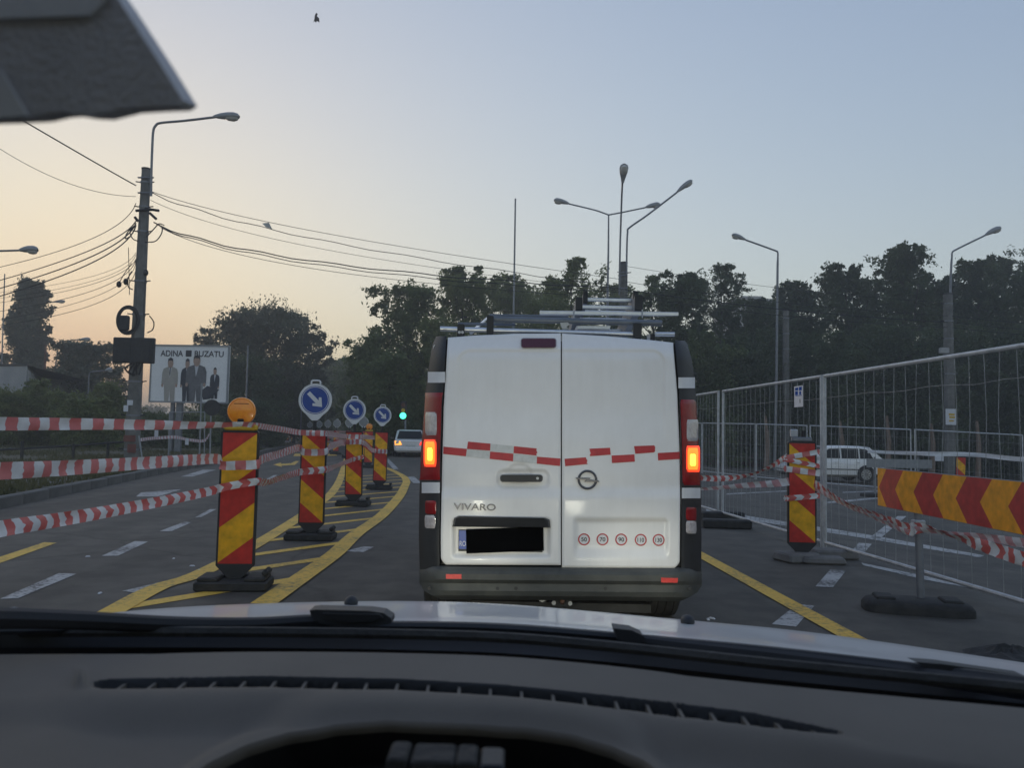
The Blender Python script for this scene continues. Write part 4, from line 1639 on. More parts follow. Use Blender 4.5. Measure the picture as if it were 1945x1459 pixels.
for r4 in ((1094, 1105, 566, 590, Y0), (1206, 1219, 562, 590, Y0), (1108, 1115, 554, 576, Y0 + .25), (1203, 1210, 555, 576, Y0 + .25)):
    rl = part('ladder_rail', rail(*r4, 2.6, -.45), 'grey_steel', lad)
    a, b = at(r4[0], r4[2], r4[4]), at(r4[1], r4[3], r4[4])
    mb = MB()
    mb.box(((a.x + b.x) / 2, r4[4] - .012, (a.z + b.z) / 2), (abs(b.x - a.x) + .006, .03, abs(a.z - b.z) + .006), bev=.004)
    part('end_cap', mb, 'black_plastic', rl)
for k in range(9):
    for (xa, xb, py, Y) in ((1105, 1207, 584, Y0 + .14), (1115, 1203, 570, Y0 + .36)):
        a, b = at(xa, py, Y), at(xb, py, Y)
        mb = MB()
        o_ = Vector((0, .28 * k, -.45 / 2.6 * .28 * k))
        mb.box((a + b) / 2 + o_, (b.x - a.x, .03, .024), bev=.004)
        part('rung', mb, 'aluminium', lad)
a, b = at(1025, 594, Y0 - .02), at(1288, 597, Y0 - .02)
mb = MB()
mb.box((a + b) / 2, ((b - a).length, .035, .026), rot=Matrix.Rotation(math.atan2(-(b.z - a.z), b.x - a.x), 3, 'Y'), bev=.003)
part('stabiliser_bar', mb, 'aluminium', lad)
for px in (1090, 1220):
    mb = MB()
    a = at(px, 588, Y0 - .045)
    b = at(px, 604, Y0 - .045)
    mb.tube([a, b], .005, 6)
    part('clamp_bolt', mb, 'galvanised', lad)
mb = MB()
p = [at(x, y, 5.33) for x, y in ((1064, 613), (1078, 612), (1083, 616), (1076, 620), (1080, 625), (1069, 626), (1066, 620))]
mb.prism(p, (0, .012, 0))
tag(mb.build('cloth_scrap', 'fabric_pale'), 'crumpled pale cloth scrap caught in the roof rack above the door seam', 'cloth')
for q in ([(1095, 619), (1160, 619), (1158, 625), (1098, 624)],):
    mb = MB()
    mb.prism([at(x, y, 5.7) for x, y in q], (0, 2.4, -.1))
    part('rack_rail', mb, 'aluminium', van)

# ================================================================ ROADWORK BEACONS
def beacon_parts(rt, m_face, sign=None, base='rubber'):
    W_, Z0, Z1 = .31, .19, 1.31
    mb = MB()
    pl = [(-W_ / 2, Z0), (-W_ / 2, Z1 - .02), (-W_ / 2 + .02, Z1), (W_ / 2 - .02, Z1), (W_ / 2, Z1 - .02), (W_ / 2, Z0), (.045, .075), (-.045, .075)]
    mb.prism([(x, -.018, z) for x, z in pl], (0, .04, 0))
    pan = part('panel', mb, 'black_plastic', rt, local=True)
    mb = MB()
    w2 = W_ / 2 - .017
    q = [(-w2, Z0 + .015), (w2, Z0 + .015), (w2, Z1 - .02), (-w2, Z1 - .02)]
    mb.add([(x, -.0205, z) for x, z in q], [(0, 1, 2, 3)], uvs=q)
    part('striped_face', mb, m_face, pan, local=True)
    mb = MB()
    mb.add([(x, .0245, z) for x, z in q], [(0, 3, 2, 1)], uvs=q)
    part('striped_face', mb, m_face, pan, local=True)
    mb = MB()
    mb.tube([(0, 0, .03), (0, 0, .09)], .035, 8, sq=True)
    part('stem', mb, 'black_plastic', rt, local=True)
    if base:
        bm_ = {'rubber': 'rubber', 'slab': 'dark_concrete'}[base]
        mb = MB()
        mb.box((0, 0, .04), (.58, .33, .078), bev=.014)
        foot = part('foot', mb, bm_, rt, local=True)
        for sx in (-1, 1):
            mb = MB()
            mb.box((sx * .185, 0, .094), (.17, .29, .034), bev=.01)
            part('foot_block', mb, bm_, foot, local=True)
        mb = MB()
        mb.box((0, .09, .094), (.19, .10, .034), bev=.01)
        part('foot_block', mb, bm_, foot, local=True)
        mb = MB()
        mb.box((.255, .02, .135), (.05, .20, .05), bev=.015)
        part('carry_handle', mb, bm_, foot, local=True)
    if sign == 'arrow':
        zc = 1.69
        mb = MB()
        mb.tube([(0, 0, 1.30), (0, 0, 1.5)], .022, 8)
        part('sign_stem', mb, 'black_plastic', rt, local=True)
        mb = MB()
        pts = [(.202 * math.cos(a), zc + .202 * math.sin(a)) for a in [R(-58 + 6 * k) for k in range(50)]]
        pts += [(-.05, zc - .235), (-.03, zc - .25), (.03, zc - .25), (.05, zc - .235)]
        mb.prism([(x, -.03, z) for x, z in pts], (0, .014, 0))
        hd = smooth_path([(-.055, -.022, zc + .19), (-.052, -.022, zc + .225), (-.03, -.022, zc + .238), (.03, -.022, zc + .238), (.052, -.022, zc + .225), (.055, -.022, zc + .19)], 4)
        mb.tube(hd, .011, 6)
        sg = part('sign_disc', mb, 'sign_white', rt, local=True)
        mb = MB()
        mb.disc((0, -.0325, zc), .172, (0, -1, 0), 40)
        part('blue_field', mb, 'sign_blue', sg, local=True)
        mb = MB()
        mb.ring((0, -.034, zc), .156, .163, (0, -1, 0), 40)
        s2 = math.sqrt(.5)
        d = Vector((s2, 0, -s2))
        n_ = Vector((s2, 0, s2))
        c = Vector((.004, -.0345, zc))
        mb.add([c - d * .125 + n_ * .024, c + d * .06 + n_ * .024, c + d * .06 - n_ * .024, c - d * .125 - n_ * .024], [(0, 1, 2, 3)])
        tip = c + d * .118
        hw = .044
        L_ = .118
        mb.add([tip, tip + Vector((-.012, 0, L_)), tip + Vector((-hw, 0, L_)), tip + Vector((-hw, 0, hw))], [(0, 1, 2, 3)])
        mb.add([tip, tip + Vector((-hw, 0, hw)), tip + Vector((-L_, 0, hw)), tip + Vector((-L_, 0, .012))], [(0, 1, 2, 3)])
        part('white_arrow', mb, 'sign_white', sg, local=True)
        mb = MB()
        mb.disc((0, -.014, zc), .19, (0, 1, 0), 30)
        part('sign_rear', mb, 'sign_back', sg, local=True)
    if sign in ('lamp', 'box'):
        mb = MB()
        mb.box((0, 0, 1.335), (.27, .07, .05), bev=.012)
        bx = part('battery_box', mb, 'lamp_yellow_body', rt, local=True)
        mb = MB()
        mb.tube([(0, 0, 1.355), (0, 0, 1.40)], .018, 8)
        part('lamp_stem', mb, 'black_plastic', bx, local=True)
        zc = 1.472
        r_ = .112
        rows = []
        for rr, yy in ((1.0, .03), (1.03, .01), (1.03, -.014), (.99, -.022), (.94, -.022), (.92, -.017), (.6, -.026), (.25, -.031), (.001, -.032)):
            rows.append([Vector((r_ * rr * math.cos(2 * math.pi * k / 36), yy, zc + r_ * rr * math.sin(2 * math.pi * k / 36))) for k in range(36)])
        mb = MB()
        mb.grid(rows, close=True)
        lp = part('warning_lamp', mb, 'lamp_orange', rt, smooth=35, local=True)
        mb = MB()
        mb.tube([(-.06, -.027, zc + .062), (0, -.029, zc + .063), (.06, -.027, zc + .062)], .0022, 5)
        mb.box((0, -.028, zc - .085), (.05, .02, .04), bev=.006)
        part('lamp_trim', mb, 'cowl_black', lp, local=True)


GB = 'red and yellow striped beacons along the hatched island'


def beacon_at(px, py, label, face, sign=None, base='rubber', group=GB, rz=0.0):
    p = G(px, py)
    rt = thing('beacon', (p.x, p.y, gz(p.x)), label, 'beacon', group, rz)
    beacon_parts(rt, face, sign, base)
    return rt


beacon_at(445, 1118, 'striped beacon with a round orange warning lamp on top, the closest of its line', 'beacon_stripes_up', 'lamp', rz=R(6))
b2 = beacon_at(590, 1025, 'striped beacon with the largest blue arrow sign, between the orange lamp and the smaller signs', 'beacon_stripes_down', 'arrow', rz=R(2))


def beacon_copy(src, p, label, rz=0.0, sc_=1.0, group=GB):
    c = copy_tree(src)
    c.location = (p.x, p.y, gz(p.x))
    c.rotation_euler = (R(rnd.uniform(-1.2, 1.2)), R(rnd.uniform(-1.6, 1.6)), rz)
    c.scale = (sc_,) * 3
    c['label'] = label
    c['group'] = group
    return c


beacon_copy(b2, G(671, 961), 'striped beacon with the middle sized blue arrow sign', R(-2))
beacon_copy(b2, G(720, 930), 'striped beacon with the smallest blue arrow sign, beside the white saloon', R(3))
b5 = beacon_at(699, 889, 'striped beacon with an orange box on top, showing between two arrow signs', 'beacon_stripes_down', 'box', group=GB)
ORD = ['first', 'second', 'third', 'fourth', 'fifth', 'sixth', 'seventh', 'eighth', 'ninth', 'tenth', 'eleventh', 'twelfth', 'thirteenth', 'fourteenth']
GF = 'far beacons turned away along the curve'
for i, (px, d) in enumerate(((690, 33), (662, 38), (638, 43), (621, 48), (606, 54), (586, 60), (571, 66), (556, 72), (546, 79), (537, 86), (527, 93))):
    p = at(px, 845, d)
    beacon_copy(b2, p, (ORD[i - 1] + ' grey sign back leftwards from the one under the middle arrow sign, far beacon') if i else 'turned away beacon whose grey sign back peeps out under the middle arrow sign', R(178 + i * 3), 1.0, GF)

br = beacon_at(1523, 1066, 'striped beacon wrapped in red and white tape before the mesh fence', 'beacon_stripes_down', None, None, 'beacons by the mesh fence', R(-4))
brp = br.location.copy()
mb = MB()
mb.box((0, 0, 1.335), (.22, .06, .05), bev=.01)
part('battery_box', mb, 'grey_steel', br, local=True)
mb = MB()
mb.tube([(.02, 0, 1.36), (.02, 0, 1.43)], .02, 8)
part('lamp_stem', mb, 'cowl_black', br, local=True)
mb = MB()
mb.box((-.08, .01, 1.40), (.08, .05, .09), bev=.01)
part('lamp_bracket', mb, 'galvanised', br, local=True)
# its footing: slabs of broken concrete
GS = 'broken concrete slabs weighing down the beacon'
for (dx, dy, sx, sy, sz, z, a, lab) in ((-.06, -.02, .42, .34, .10, .05, .3, 'worn concrete slab under the taped beacon'), (.17, -.14, .46, .24, .075, .04, -.1, 'flat tapered concrete slab in front of the taped beacon'), (.42, .22, .55, .26, .11, .055, .15, 'long concrete block at the fence post foot behind the taped beacon')):
    mb = MB()
    mb.box((0, 0, 0), (sx, sy, sz), bev=.02, taper=.93)
    o = mb.build('concrete_slab', 'dark_concrete')
    o.location = (brp.x + dx, brp.y + dy, gz(brp.x + dx) + z)
    o.rotation_euler = (0, 0, a)
    tag(o, lab, 'concrete slab', GS)
# far beacon behind the concrete pole
c = copy_tree(br)
for ch in list(c.children):
    if ch.name.startswith(('battery', 'lamp')):
        for g_ in list(ch.children):
            bpy.data.objects.remove(g_)
        bpy.data.objects.remove(ch)
p = at(1821, 890, 24)
c.location = (p.x, 24, gz(p.x) - .05)
c['label'] = 'small far striped beacon at the foot of the poster pole'
c.rotation_euler = (0, R(3), 0)

# ================================================================ CHEVRON BOARD
PB = [(at(1667, 930, 6.98)), (at(1945, 955, 4.93))]
dirv = Vector((PB[1].x - PB[0].x, PB[1].y - PB[0].y, 0)).normalized()
Lb = 2.75
tl, bl = at(1667, 895, 6.98), at(1672, 968, 6.98)
tr_, br_ = at(1945, 906, 4.93), at(1945, 1008, 4.93)
zt_, zb_ = (tl.z + tr_.z) / 2, (bl.z + br_.z) / 2
cb = thing('chevron_board', (tl.x, tl.y, 0), 'long board of red and yellow chevrons pointing towards the van, on a steel post', 'chevron board')
nrm = Vector((dirv.y, -dirv.x, 0))
if nrm.x > 0:
    nrm = -nrm
o_ = Vector((tl.x, tl.y, 0))
mb = MB()
mb.prism([o_ + Vector((0, 0, zb_)), o_ + dirv * Lb + Vector((0, 0, zb_)), o_ + dirv * Lb + Vector((0, 0, zt_)), o_ + Vector((0, 0, zt_))], -nrm * .025)
bd = part('board', mb, 'sign_back', cb)
mb = MB()
hh = (zt_ - zb_) / 2 - .004
zc = (zt_ + zb_) / 2
q = [(0.004, -hh), (Lb - .004, -hh), (Lb - .004, hh), (0.004, hh)]
mb.add([o_ + dirv * u + nrm * .003 + Vector((0, 0, zc + v)) for u, v in q], [(0, 1, 2, 3)], uvs=q)
part('chevron_face', mb, 'chevron_print', bd)
pp = G(1742, 1160)
for i, t in enumerate((None, 1.9)):
    base = o_ + dirv * (.62 if t is None else 2.70) - nrm * .06
    if t is None:
        pp = base
    mb = MB()
    mb.tube([(base.x, base.y, .03), (base.x - .01, base.y + .02, zt_ - .05)], .030, 10)
    part('post', mb, 'grey_steel', cb, smooth=True)
mb = MB()
mb.box((pp.x - .01, pp.y + .01, .66), (.085, .075, .10), bev=.006)
part('clamp', mb, 'galvanised', cb)
# rubber foot
ft = MB()
pf = G(1742, 1163)
rows = []
for zz, k in ((0.0, 1.0), (.05, 1.0), (.085, .93), (.10, .8)):
    ring = []
    for t in range(28):
        a = 2 * math.pi * t / 28
        ca, sa = math.cos(a), math.sin(a)
        x = .40 * k * math.copysign(abs(ca) ** .45, ca)
        y = .17 * k * math.copysign(abs(sa) ** .5, sa)
        v = Matrix.Rotation(R(-14), 3, 'Z') @ Vector((x, y, zz))
        ring.append(v + Vector((pf.x, pf.y, 0)))
    rows.append(ring)
ft.grid(rows, close=True)
ft.f.append(tuple(3 * 28 + k for k in range(28)))
ft.m.append(0)
foot = part('foot', ft, 'rubber', cb, smooth=40)
for sx in (-.24, .24):
    mb = MB()
    v = Matrix.Rotation(R(-14), 3, 'Z')
    mb.box(Vector((pf.x, pf.y, .105)) + v @ Vector((sx, 0, 0)), (.14, .20, .03), rot=v, bev=.01)
    part('foot_block', mb, 'rubber', foot)
mb = MB()
b2_ = o_ + dirv * 2.70
mb.box((b2_.x + .04, b2_.y, .05), (.34, .8, .1), bev=.02)
part('foot', mb, 'rubber', cb)

# grey back of another board beyond the fence
a, b = at(1646, 872, 22), at(1770, 876, 22)
rt = thing('sign_board', ((a.x + b.x) / 2, 22, gz(a.x)), 'grey back of a low long sign board by the parked white hatchback', 'sign board')
mb = MB()
mb.box(((a.x + b.x) / 2, 22, a.z - .11), (b.x - a.x, .03, .24))
bd = part('board', mb, 'sign_back', rt)
for x in (a.x + .25, b.x - .35):
    mb = MB()
    mb.tube([(x, 22.05, gz(x)), (x, 22.05, a.z + .06)], .03, 8)
    part('post', mb, 'grey_steel', rt)
    mb = MB()
    mb.box((x, 22.05, gz(x) + .05), (.7, .35, .1), bev=.02)
    part('foot', mb, 'rubber', rt)

# ================================================================ BARRIER TAPE
def ribbon(pts, m, name='barrier_tape', n=7, u0=0.0):
    """pts: (Vector, width, lean) - lean turns the film about its own length"""
    P = smooth_path([p[0] for p in pts], n)
    Wd, Tw = [], []
    for i in range(len(pts) - 1):
        for k in range(n):
            t = k / n
            Wd.append(pts[i][1] * (1 - t) + pts[i + 1][1] * t)
            Tw.append(pts[i][2] * (1 - t) + pts[i + 1][2] * t)
    Wd.append(pts[-1][1])
    Tw.append(pts[-1][2])
    V, UV, u = [], [], u0
    nc = 4
    for i, p in enumerate(P):
        if i:
            u += (p - P[i - 1]).length
        d = (P[min(i + 1, len(P) - 1)] - P[max(i - 1, 0)]).normalized()
        s = Vector((0, 0, 1)) - d * d.z
        s.normalize()
        t = d.cross(s)
        a = R(Tw[i])
        w_ = s * math.cos(a) + t * math.sin(a)
        nn_ = d.cross(w_)
        for k in range(nc + 1):
            v = (k / nc - .5)
            bulge = Wd[i] * (.13 * (1 - (2 * v) ** 2) * math.sin(i * .7) + .05 * math.sin(i * 2.3 + k * 1.9) + .03 * math.sin(i * 5.1 - k * 2.7))
            V.append(p + w_ * (v * Wd[i]) + nn_ * bulge)
            UV.append((u, v * .08))
    mb = MB()
    fs = []
    for i in range(len(P) - 1):
        for k in range(nc):
            a = i * (nc + 1) + k
            fs.append((a, a + 1, a + nc + 2, a + nc + 1))
    mb.add(V, fs, uvs=UV)
    return mb


def tape(label, pts, m, group='red and white barrier tapes'):
    q = [(at(px, py, d), w_, tw) for px, py, d, w_, tw in pts]
    o = ribbon(q, m).build('barrier_tape', m, smooth='all')
    tag(o, label, 'tape', group)
    return o


tape('top strand of flat red and white tape running to the orange warning lamp', [(-150, 800, 4.1, .078, 4), (0, 805, 4.55, .078, 4), (110, 805.5, 5.0, .078, 0), (200, 806, 5.35, .075, 3), (300, 807.5, 5.75, .07, 5), (370, 808, 6.1, .058, 18), (430, 807, 6.38, .05, 35), (463, 806, 6.44, .045, 30),
     (490, 809, 6.8, .05, 20), (530, 815, 8.1, .06, 10), (572, 822, 9.46, .065, 0), (620, 824, 9.46, .065, 0), (655, 829, 13.0, .08, 10), (690, 830, 13.84, .08, 0), (712, 832, 17.5, .08, 0)], 'tape_stripes')
tape('middle strand of wide red and white tape wrapped across the lamp beacon', [(-150, 903, 3.1, .080, 0), (0, 895, 3.6, .080, 0), (110, 890, 4.1, .080, 2), (210, 884, 4.7, .080, 0), (320, 877, 5.5, .080, -2), (413, 872, 6.4, .080, 0), (420, 884, 6.46, .07, 0), (455, 884, 6.44, .075, 0), (490, 882, 6.46, .075, 0),
     (497, 873, 6.7, .075, 0), (530, 863, 8.0, .08, 2), (568, 851, 9.4, .09, 0), (577, 859, 9.49, .08, 0), (619, 858, 9.49, .08, 0), (628, 848, 10.2, .09, 0), (654, 840, 13.5, .10, 0), (660, 840, 13.85, .09, 0), (690, 841, 13.85, .09, 0), (709, 856, 17.8, .10, 0), (735, 858, 17.8, .10, 0)], 'tape_stripes')
tape('lowest strand of twisted red and white tape with slanted bands', [(-150, 1036, 3.0, .078, -18), (0, 1005, 3.7, .078, -18), (110, 988, 4.3, .076, -12), (210, 971, 4.95, .075, -16), (320, 950, 5.7, .072, -12), (400, 933, 6.3, .070, -20), (420, 927, 6.46, .065, 0), (455, 920, 6.45, .06, 0), (490, 915, 6.46, .06, 8),
     (505, 917, 6.9, .07, 30), (535, 908, 8.0, .075, 20), (570, 897, 9.4, .08, 0), (619, 892, 9.48, .08, 0), (640, 885, 11.2, .08, 20), (668, 874, 13.82, .08, 0), (690, 868, 13.84, .07, 0)], 'tape_slant')
tape('pale faded strand of tape reaching the taped beacon', [(1285, 931, 10.2, .03, 30), (1340, 929, 9.5, .035, 20), (1420, 922, 9.0, .06, 10), (1470, 919, 8.7, .075, 5), (1499, 915, 8.60, .085, 0)], 'tape_faded')
tape('sagging strand of tape lifting to the fence beside the taped beacon', [(1290, 903, 12, .07, 20), (1345, 909, 11.4, .085, 10), (1385, 908.5, 11, .075, 0), (1420, 903, 10.6, .045, 40), (1450, 893, 10.2, .03, 60), (1475, 880, 9.8, .06, 20), (1497, 866, 9.5, .075, 0)], 'tape_slant')
tape('twisted strand of tape dropping from the beacon to the chevron board post and widening beyond', [(1546, 918, 8.60, .09, 0), (1575, 938, 8.1, .085, 20), (1610, 958, 7.6, .07, 35), (1650, 972, 7.0, .06, 50), (1690, 988, 6.55, .07, 30), (1727, 1006, 6.16, .09, 0), (1737, 1004, 6.12, .09, 0), (1765, 1004, 5.95, .06, 30), (1800, 1017, 5.65, .05, 70),
     (1850, 1032, 5.25, .085, 10), (1900, 1048, 4.95, .09, 0), (1945, 1063, 4.65, .09, 4), (2060, 1098, 4.1, .09, 0)], 'tape_slant')
tape('thin upper strand of faded tape under the chevron board', [(1548, 926, 8.62, .07, 0), (1600, 957, 7.7, .05, 30), (1660, 984, 6.9, .045, 40), (1726, 1012, 6.2, .05, 10), (1740, 1006, 6.12, .05, 20), (1800, 1013, 5.7, .04, 50), (1870, 1021, 5.2, .05, 20), (1945, 1032, 4.75, .06, 10), (2060, 1046, 4.2, .06, 0)], 'tape_faded')
FARB = [(690, 33), (662, 38), (638, 43), (621, 48), (606, 54), (586, 60), (571, 66), (556, 72), (546, 79), (537, 86), (527, 93)]
for z_, lab in ((1.22, 'upper'), (.86, 'middle'), (.62, 'lower')):
    q = []
    for px, d in FARB:
        b_ = at(px, 845, d)
        q.append((Vector((b_.x, b_.y - .06, z_ + rnd.uniform(-.05, .05))), .09, rnd.uniform(-20, 20)))
    tag(ribbon(q, 'tape_slant', n=4).build('barrier_tape', 'tape_slant', smooth='all'), lab + ' strand of tape strung along the far turned away beacons', 'tape', 'red and white barrier tapes')
# wraps round the taped beacon
for k, (z, lean, w_) in enumerate(((1.165, .035, .055), (1.075, -.03, .05), (.985, -.02, .065), (.70, .02, .06))):
    loop = []
    for (x, y) in ((-.17, -.03), (0, -.034), (.17, -.03), (.172, .03), (0, .035), (-.172, .03), (-.17, -.03)):
        v = Matrix.Rotation(R(-4), 3, 'Z') @ Vector((x, y, 0))
        loop.append((Vector((brp.x + v.x, brp.y + v.y, z + lean * x / .17)), w_, 0))
    mb = ribbon(loop, 'tape_stripes', n=4, u0=k * .31)
    o = mb.build('barrier_tape', 'tape_slant' if k % 2 else 'tape_stripes', smooth='all')
    tag(o, ['topmost', 'second', 'third', 'lowest'][k] + ' band of tape wound round the taped beacon', 'tape', 'tape bands wound round the beacon')
# white tape along the verge posts and beyond the fence
tape('slack white tape tied between the utility pole and the verge sign posts', [(236, 839, 28, .12, 0), (262, 836, 28.5, .12, 0), (300, 832, 30, .12, 0), (335, 831, 31, .12, 0), (360, 836, 32, .12, 0), (388, 837, 33, .12, 0), (398, 824, 33.5, .12, 0)], 'tape_faded', 'white tapes')
tape('long slack white tape strung behind the mesh fence', [(1648, 858, 25.8, .1, 0), (1700, 860, 25, .1, 0), (1760, 862, 22, .12, 0), (1850, 864, 22, .12, 0), (1945, 873, 20, .12, 0), (2100, 880, 18, .12, 0)], 'print_white', 'white tapes')

# ================================================================ MESH FENCES
GM = 'temporary mesh fence panels'


def fence_panel(p0, p1, label, H=2.0, zb=.12, wires=18, near=True, feet=True):
    p0, p1 = Vector((p0[0], p0[1], 0)), Vector((p1[0], p1[1], 0))
    z0, z1 = gz(p0.x), gz(p1.x)
    rt = thing('mesh_fence', (p0.x, p0.y, z0), label, 'fence panel', GM)
    d = p1 - p0
    P = lambda t, z: p0 + d * t + Vector((0, 0, z0 + (z1 - z0) * t + z))
    rp = .021
    for t in (0.012, .988):
        mb = MB()
        mb.tube([P(t, .03), P(t, zb + H)], rp, 8)
        part('post', mb, 'galvanised', rt, smooth=True)
    for z in (zb, zb + H - .02):
        mb = MB()
        mb.tube([P(.012, z), P(.988, z)], rp, 8)
        part('rail', mb, 'galvanised', rt, smooth=True)
    far = MB()
    wr = .0027 if near else .0030
    for i in range(1, wires):
        t = i / wires
        b1, b2 = rnd.uniform(-.006, .006), rnd.uniform(-.008, .008)
        pts = [P(t, zb + .02), P(t + b1, zb + H * .38), P(t + b1, zb + H * .5), P(t + b2, zb + H * .72), P(t, zb + H - .03)]
        if near:
            mb = MB()
            mb.tube(pts, wr, 5, cap=False)
            part('wire', mb, 'fence_wire', rt, smooth=True)
        else:
            far.tube(pts, wr, 4, cap=False)
    for z in ((.35, .86) if near else (.35, .86, .6)):
        pts = [P(k / 10, zb + H * z + rnd.uniform(-.012, .012)) for k in range(11)]
        if near:
            mb = MB()
            mb.tube(pts, wr, 5, cap=False)
            part('wire', mb, 'fence_wire', rt, smooth=True)
        else:
            far.tube(pts, wr, 4, cap=False)
    if not near:
        part('wire_mesh', far, 'fence_wire', rt, kind='stuff')
    return rt


F0 = (3.985, 6.0)
F1 = (3.75, 9.5)
F2 = (3.47, 13.0)
F3 = (3.22, 16.5)
fence_panel(F0, F1, 'mesh fence panel behind the chevron board, cut by the frame edge', wires=18)
fence_panel(F1, F2, 'mesh fence panel carrying the small white notice', wires=20)
fence_panel((F2[0] - .02, F2[1] + .12), F3, 'mesh fence panel reaching behind the van tail light', wires=20)
fence_panel((4.22, 2.5), (4.0, 5.96), 'mesh fence panel beyond the frame edge, beside the bonnet', wires=16)
FP = [(1250, 35), (1335, 32), (1437, 29), (1535, 27.5), (1538, 27.2), (1733, 25.5), (1736, 25.3), (1945, 24.8), (2160, 24.2)]
FX = [((px - 972.5) / F * d, d) for px, d in FP]
far_spans = [(FX[1], FX[2]), (FX[2], FX[3]), (FX[4], FX[5]), (FX[6], FX[7]), (FX[7], FX[8]), (FX[0], FX[1])]
labs = ['far mesh panel angled back just right of the van', 'short far mesh panel left of the taped beacon', 'far mesh panel in front of the parked hatchback', 'far mesh panel behind the grey sign board', 'far mesh panel before the soil heap', 'far mesh panel half hidden by the van tail light']
for (a, b), lab in zip(far_spans, labs):
    fence_panel(a, b, lab, H=1.95, wires=22, near=False)
# concrete / plastic feet of the fence
GFt = 'fence feet'
for (p, rz_, lab) in ((F2, .1, 'dark fence foot at the joint nearest the van'), ((F2[0] - .25, F2[1] - 1.2), -.1, 'second dark foot lying loose next to the van'),):
    mb = MB()
    mb.box((0, 0, .065), (.70, .24, .13), bev=.02)
    o = mb.build('ballast_block', 'rubber')
    for sx in (-.2, .2):
        pass
    o.location = (p[0], p[1], 0)
    o.rotation_euler.z = rz_
    tag(o, lab, 'fence foot', GFt)
# notice on the fence
a = at(1506, 733, 10.15)
b = at(1522, 772, 10.0)
t_ = (10.1 - 9.5) / 3.5
bx = F1[0] + (F2[0] - F1[0]) * t_
fd = Vector((F2[0] - F1[0], F2[1] - F1[1], 0)).normalized()
fn = Vector((-fd.y, fd.x, 0))
if fn.x > 0:
    fn = -fn
zt0 = at(1506, 733, 10.1).z
nt_ = thing('notice', (bx, 10.1, zt0), 'small white notice with blue print tied to the mesh fence', 'notice')
Pn = lambda u, z, o: Vector((bx, 10.1, zt0)) + fd * (u - .12) + Vector((0, 0, z)) + fn * (.026 + o)
WN, HN = .25, -.27
mb = MB()
mb.prism([Pn(0, 0, 0), Pn(WN, 0, 0), Pn(WN, HN, 0), Pn(0, HN, 0)], fn * .003)
sh = part('sheet', mb, 'print_white', nt_)
mb = MB()
for (u0, u1, z0_, z1_) in ((.03, .11, -.015, -.06), (.13, .22, -.02, -.055), (.05, .10, -.07, -.115), (.14, .22, -.065, -.115), (.03, .21, -.12, -.128)):
    mb.add([Pn(u0, z0_, .004), Pn(u1, z0_, .004), Pn(u1, z1_, .004), Pn(u0, z1_, .004)], [(0, 1, 2, 3)])
part('blue_print', mb, 'ink_blue', sh)
mb = MB()
mb.add([Pn(.07, -.17, .004), Pn(.09, -.17, .004), Pn(.09, -.22, .004), Pn(.07, -.22, .004)], [(0, 1, 2, 3)])
part('emblem', mb, 'ink_dark', sh)

# ================================================================ POLES AND LAMPS
def concrete_pole(label, px, pbot, ptop, d, w0, w1, lift=0.0, bands=3, group='concrete utility poles', zbase=None):
    b = at(px, pbot, d)
    t = at(px, ptop, d)
    z0 = (gz(b.x) + lift) if zbase is None else zbase
    rt = thing('utility_pole', (b.x, d, z0), label, 'utility pole', group)
    mb = MB()
    mb.tube([(b.x, d, z0 - .02), (b.x, d, t.z)], [w0 * .62, w1 * .62], 8)
    part('shaft', mb, 'concrete', rt, smooth=30)
    mb = MB()
    mb.tube([(b.x, d, t.z), (b.x, d, t.z + .06)], w1 * .66, 8)
    part('cap', mb, 'sooty', rt)
    H = t.z - z0
    for k in range(bands):
        z = t.z - .5 - k * (.9 if k < 3 else 1.2)
        f = (z - z0) / H
        ww = (w0 + (w1 - w0) * f) * .64
        mb = MB()
        mb.tube([(b.x, d, z), (b.x, d, z + .06)], ww + .012, 8)
        bd_ = part('band', mb, 'grey_steel', rt)
        for s in (-1, 1):
            mb = MB()
            mb.tube([(b.x + s * ww, d - .05, z + .03), (b.x + s * (ww + .16), d - .05, z + .05)], .022, 6)
            part('insulator', mb, 'cowl_black', bd_)
    return rt, Vector((b.x, d, t.z))


def lamp_head(mbp, root, p, dirv, L=.85, W_=.38):
    """cobra head along dirv from its neck p, lens underneath"""
    dirv = Vector(dirv).normalized()
    side = dirv.cross(Vector((0, 0, 1)))
    if side.length < .05:
        side = Vector((1, 0, 0))
    side.normalize()
    up = side.cross(dirv).normalized()
    prof = [(0, .14, .30), (.08, .32, .5), (.30, .55, .85), (.55, .88, 1.0), (.80, 1.0, .95), (.93, .8, .7), (1.0, .25, .25)]
    rows = []
    for t, w_, h_ in prof:
        ring = []
        for k in range(12):
            a = 2 * math.pi * k / 12
            ca, sa = math.cos(a), math.sin(a)
            ring.append(p + dirv * (t * L) + side * (W_ / 2 * w_ * ca) + up * (W_ * .46 * h_ * (sa if sa > 0 else sa * .55)))
        rows.append(ring)
    mb = MB()
    mb.grid(rows, close=True)
    mb.f.append(tuple(range(12)))
    mb.m.append(0)
    hd = part('lamp_head', mb, 'lamp_grey', root, smooth=45)
    rows = []
    for t, w_, h_ in ((.45, .3, .2), (.55, .72, .75), (.75, .82, 1.0), (.90, .6, .8), (.96, .1, .2)):
        ring = []
        for k in range(9):
            a = math.pi + math.pi * k / 8
            ring.append(p + dirv * (t * L) + side * (W_ / 2 * w_ * math.cos(a)) + up * (W_ * .46 * (-.25 + h_ * .75 * math.sin(a))))
        rows.append(ring)
    mb = MB()
    mb.grid(rows)
    part('lens', mb, 'lamp_glass', hd, smooth=True)
    return hd


GL = 'street lamps'


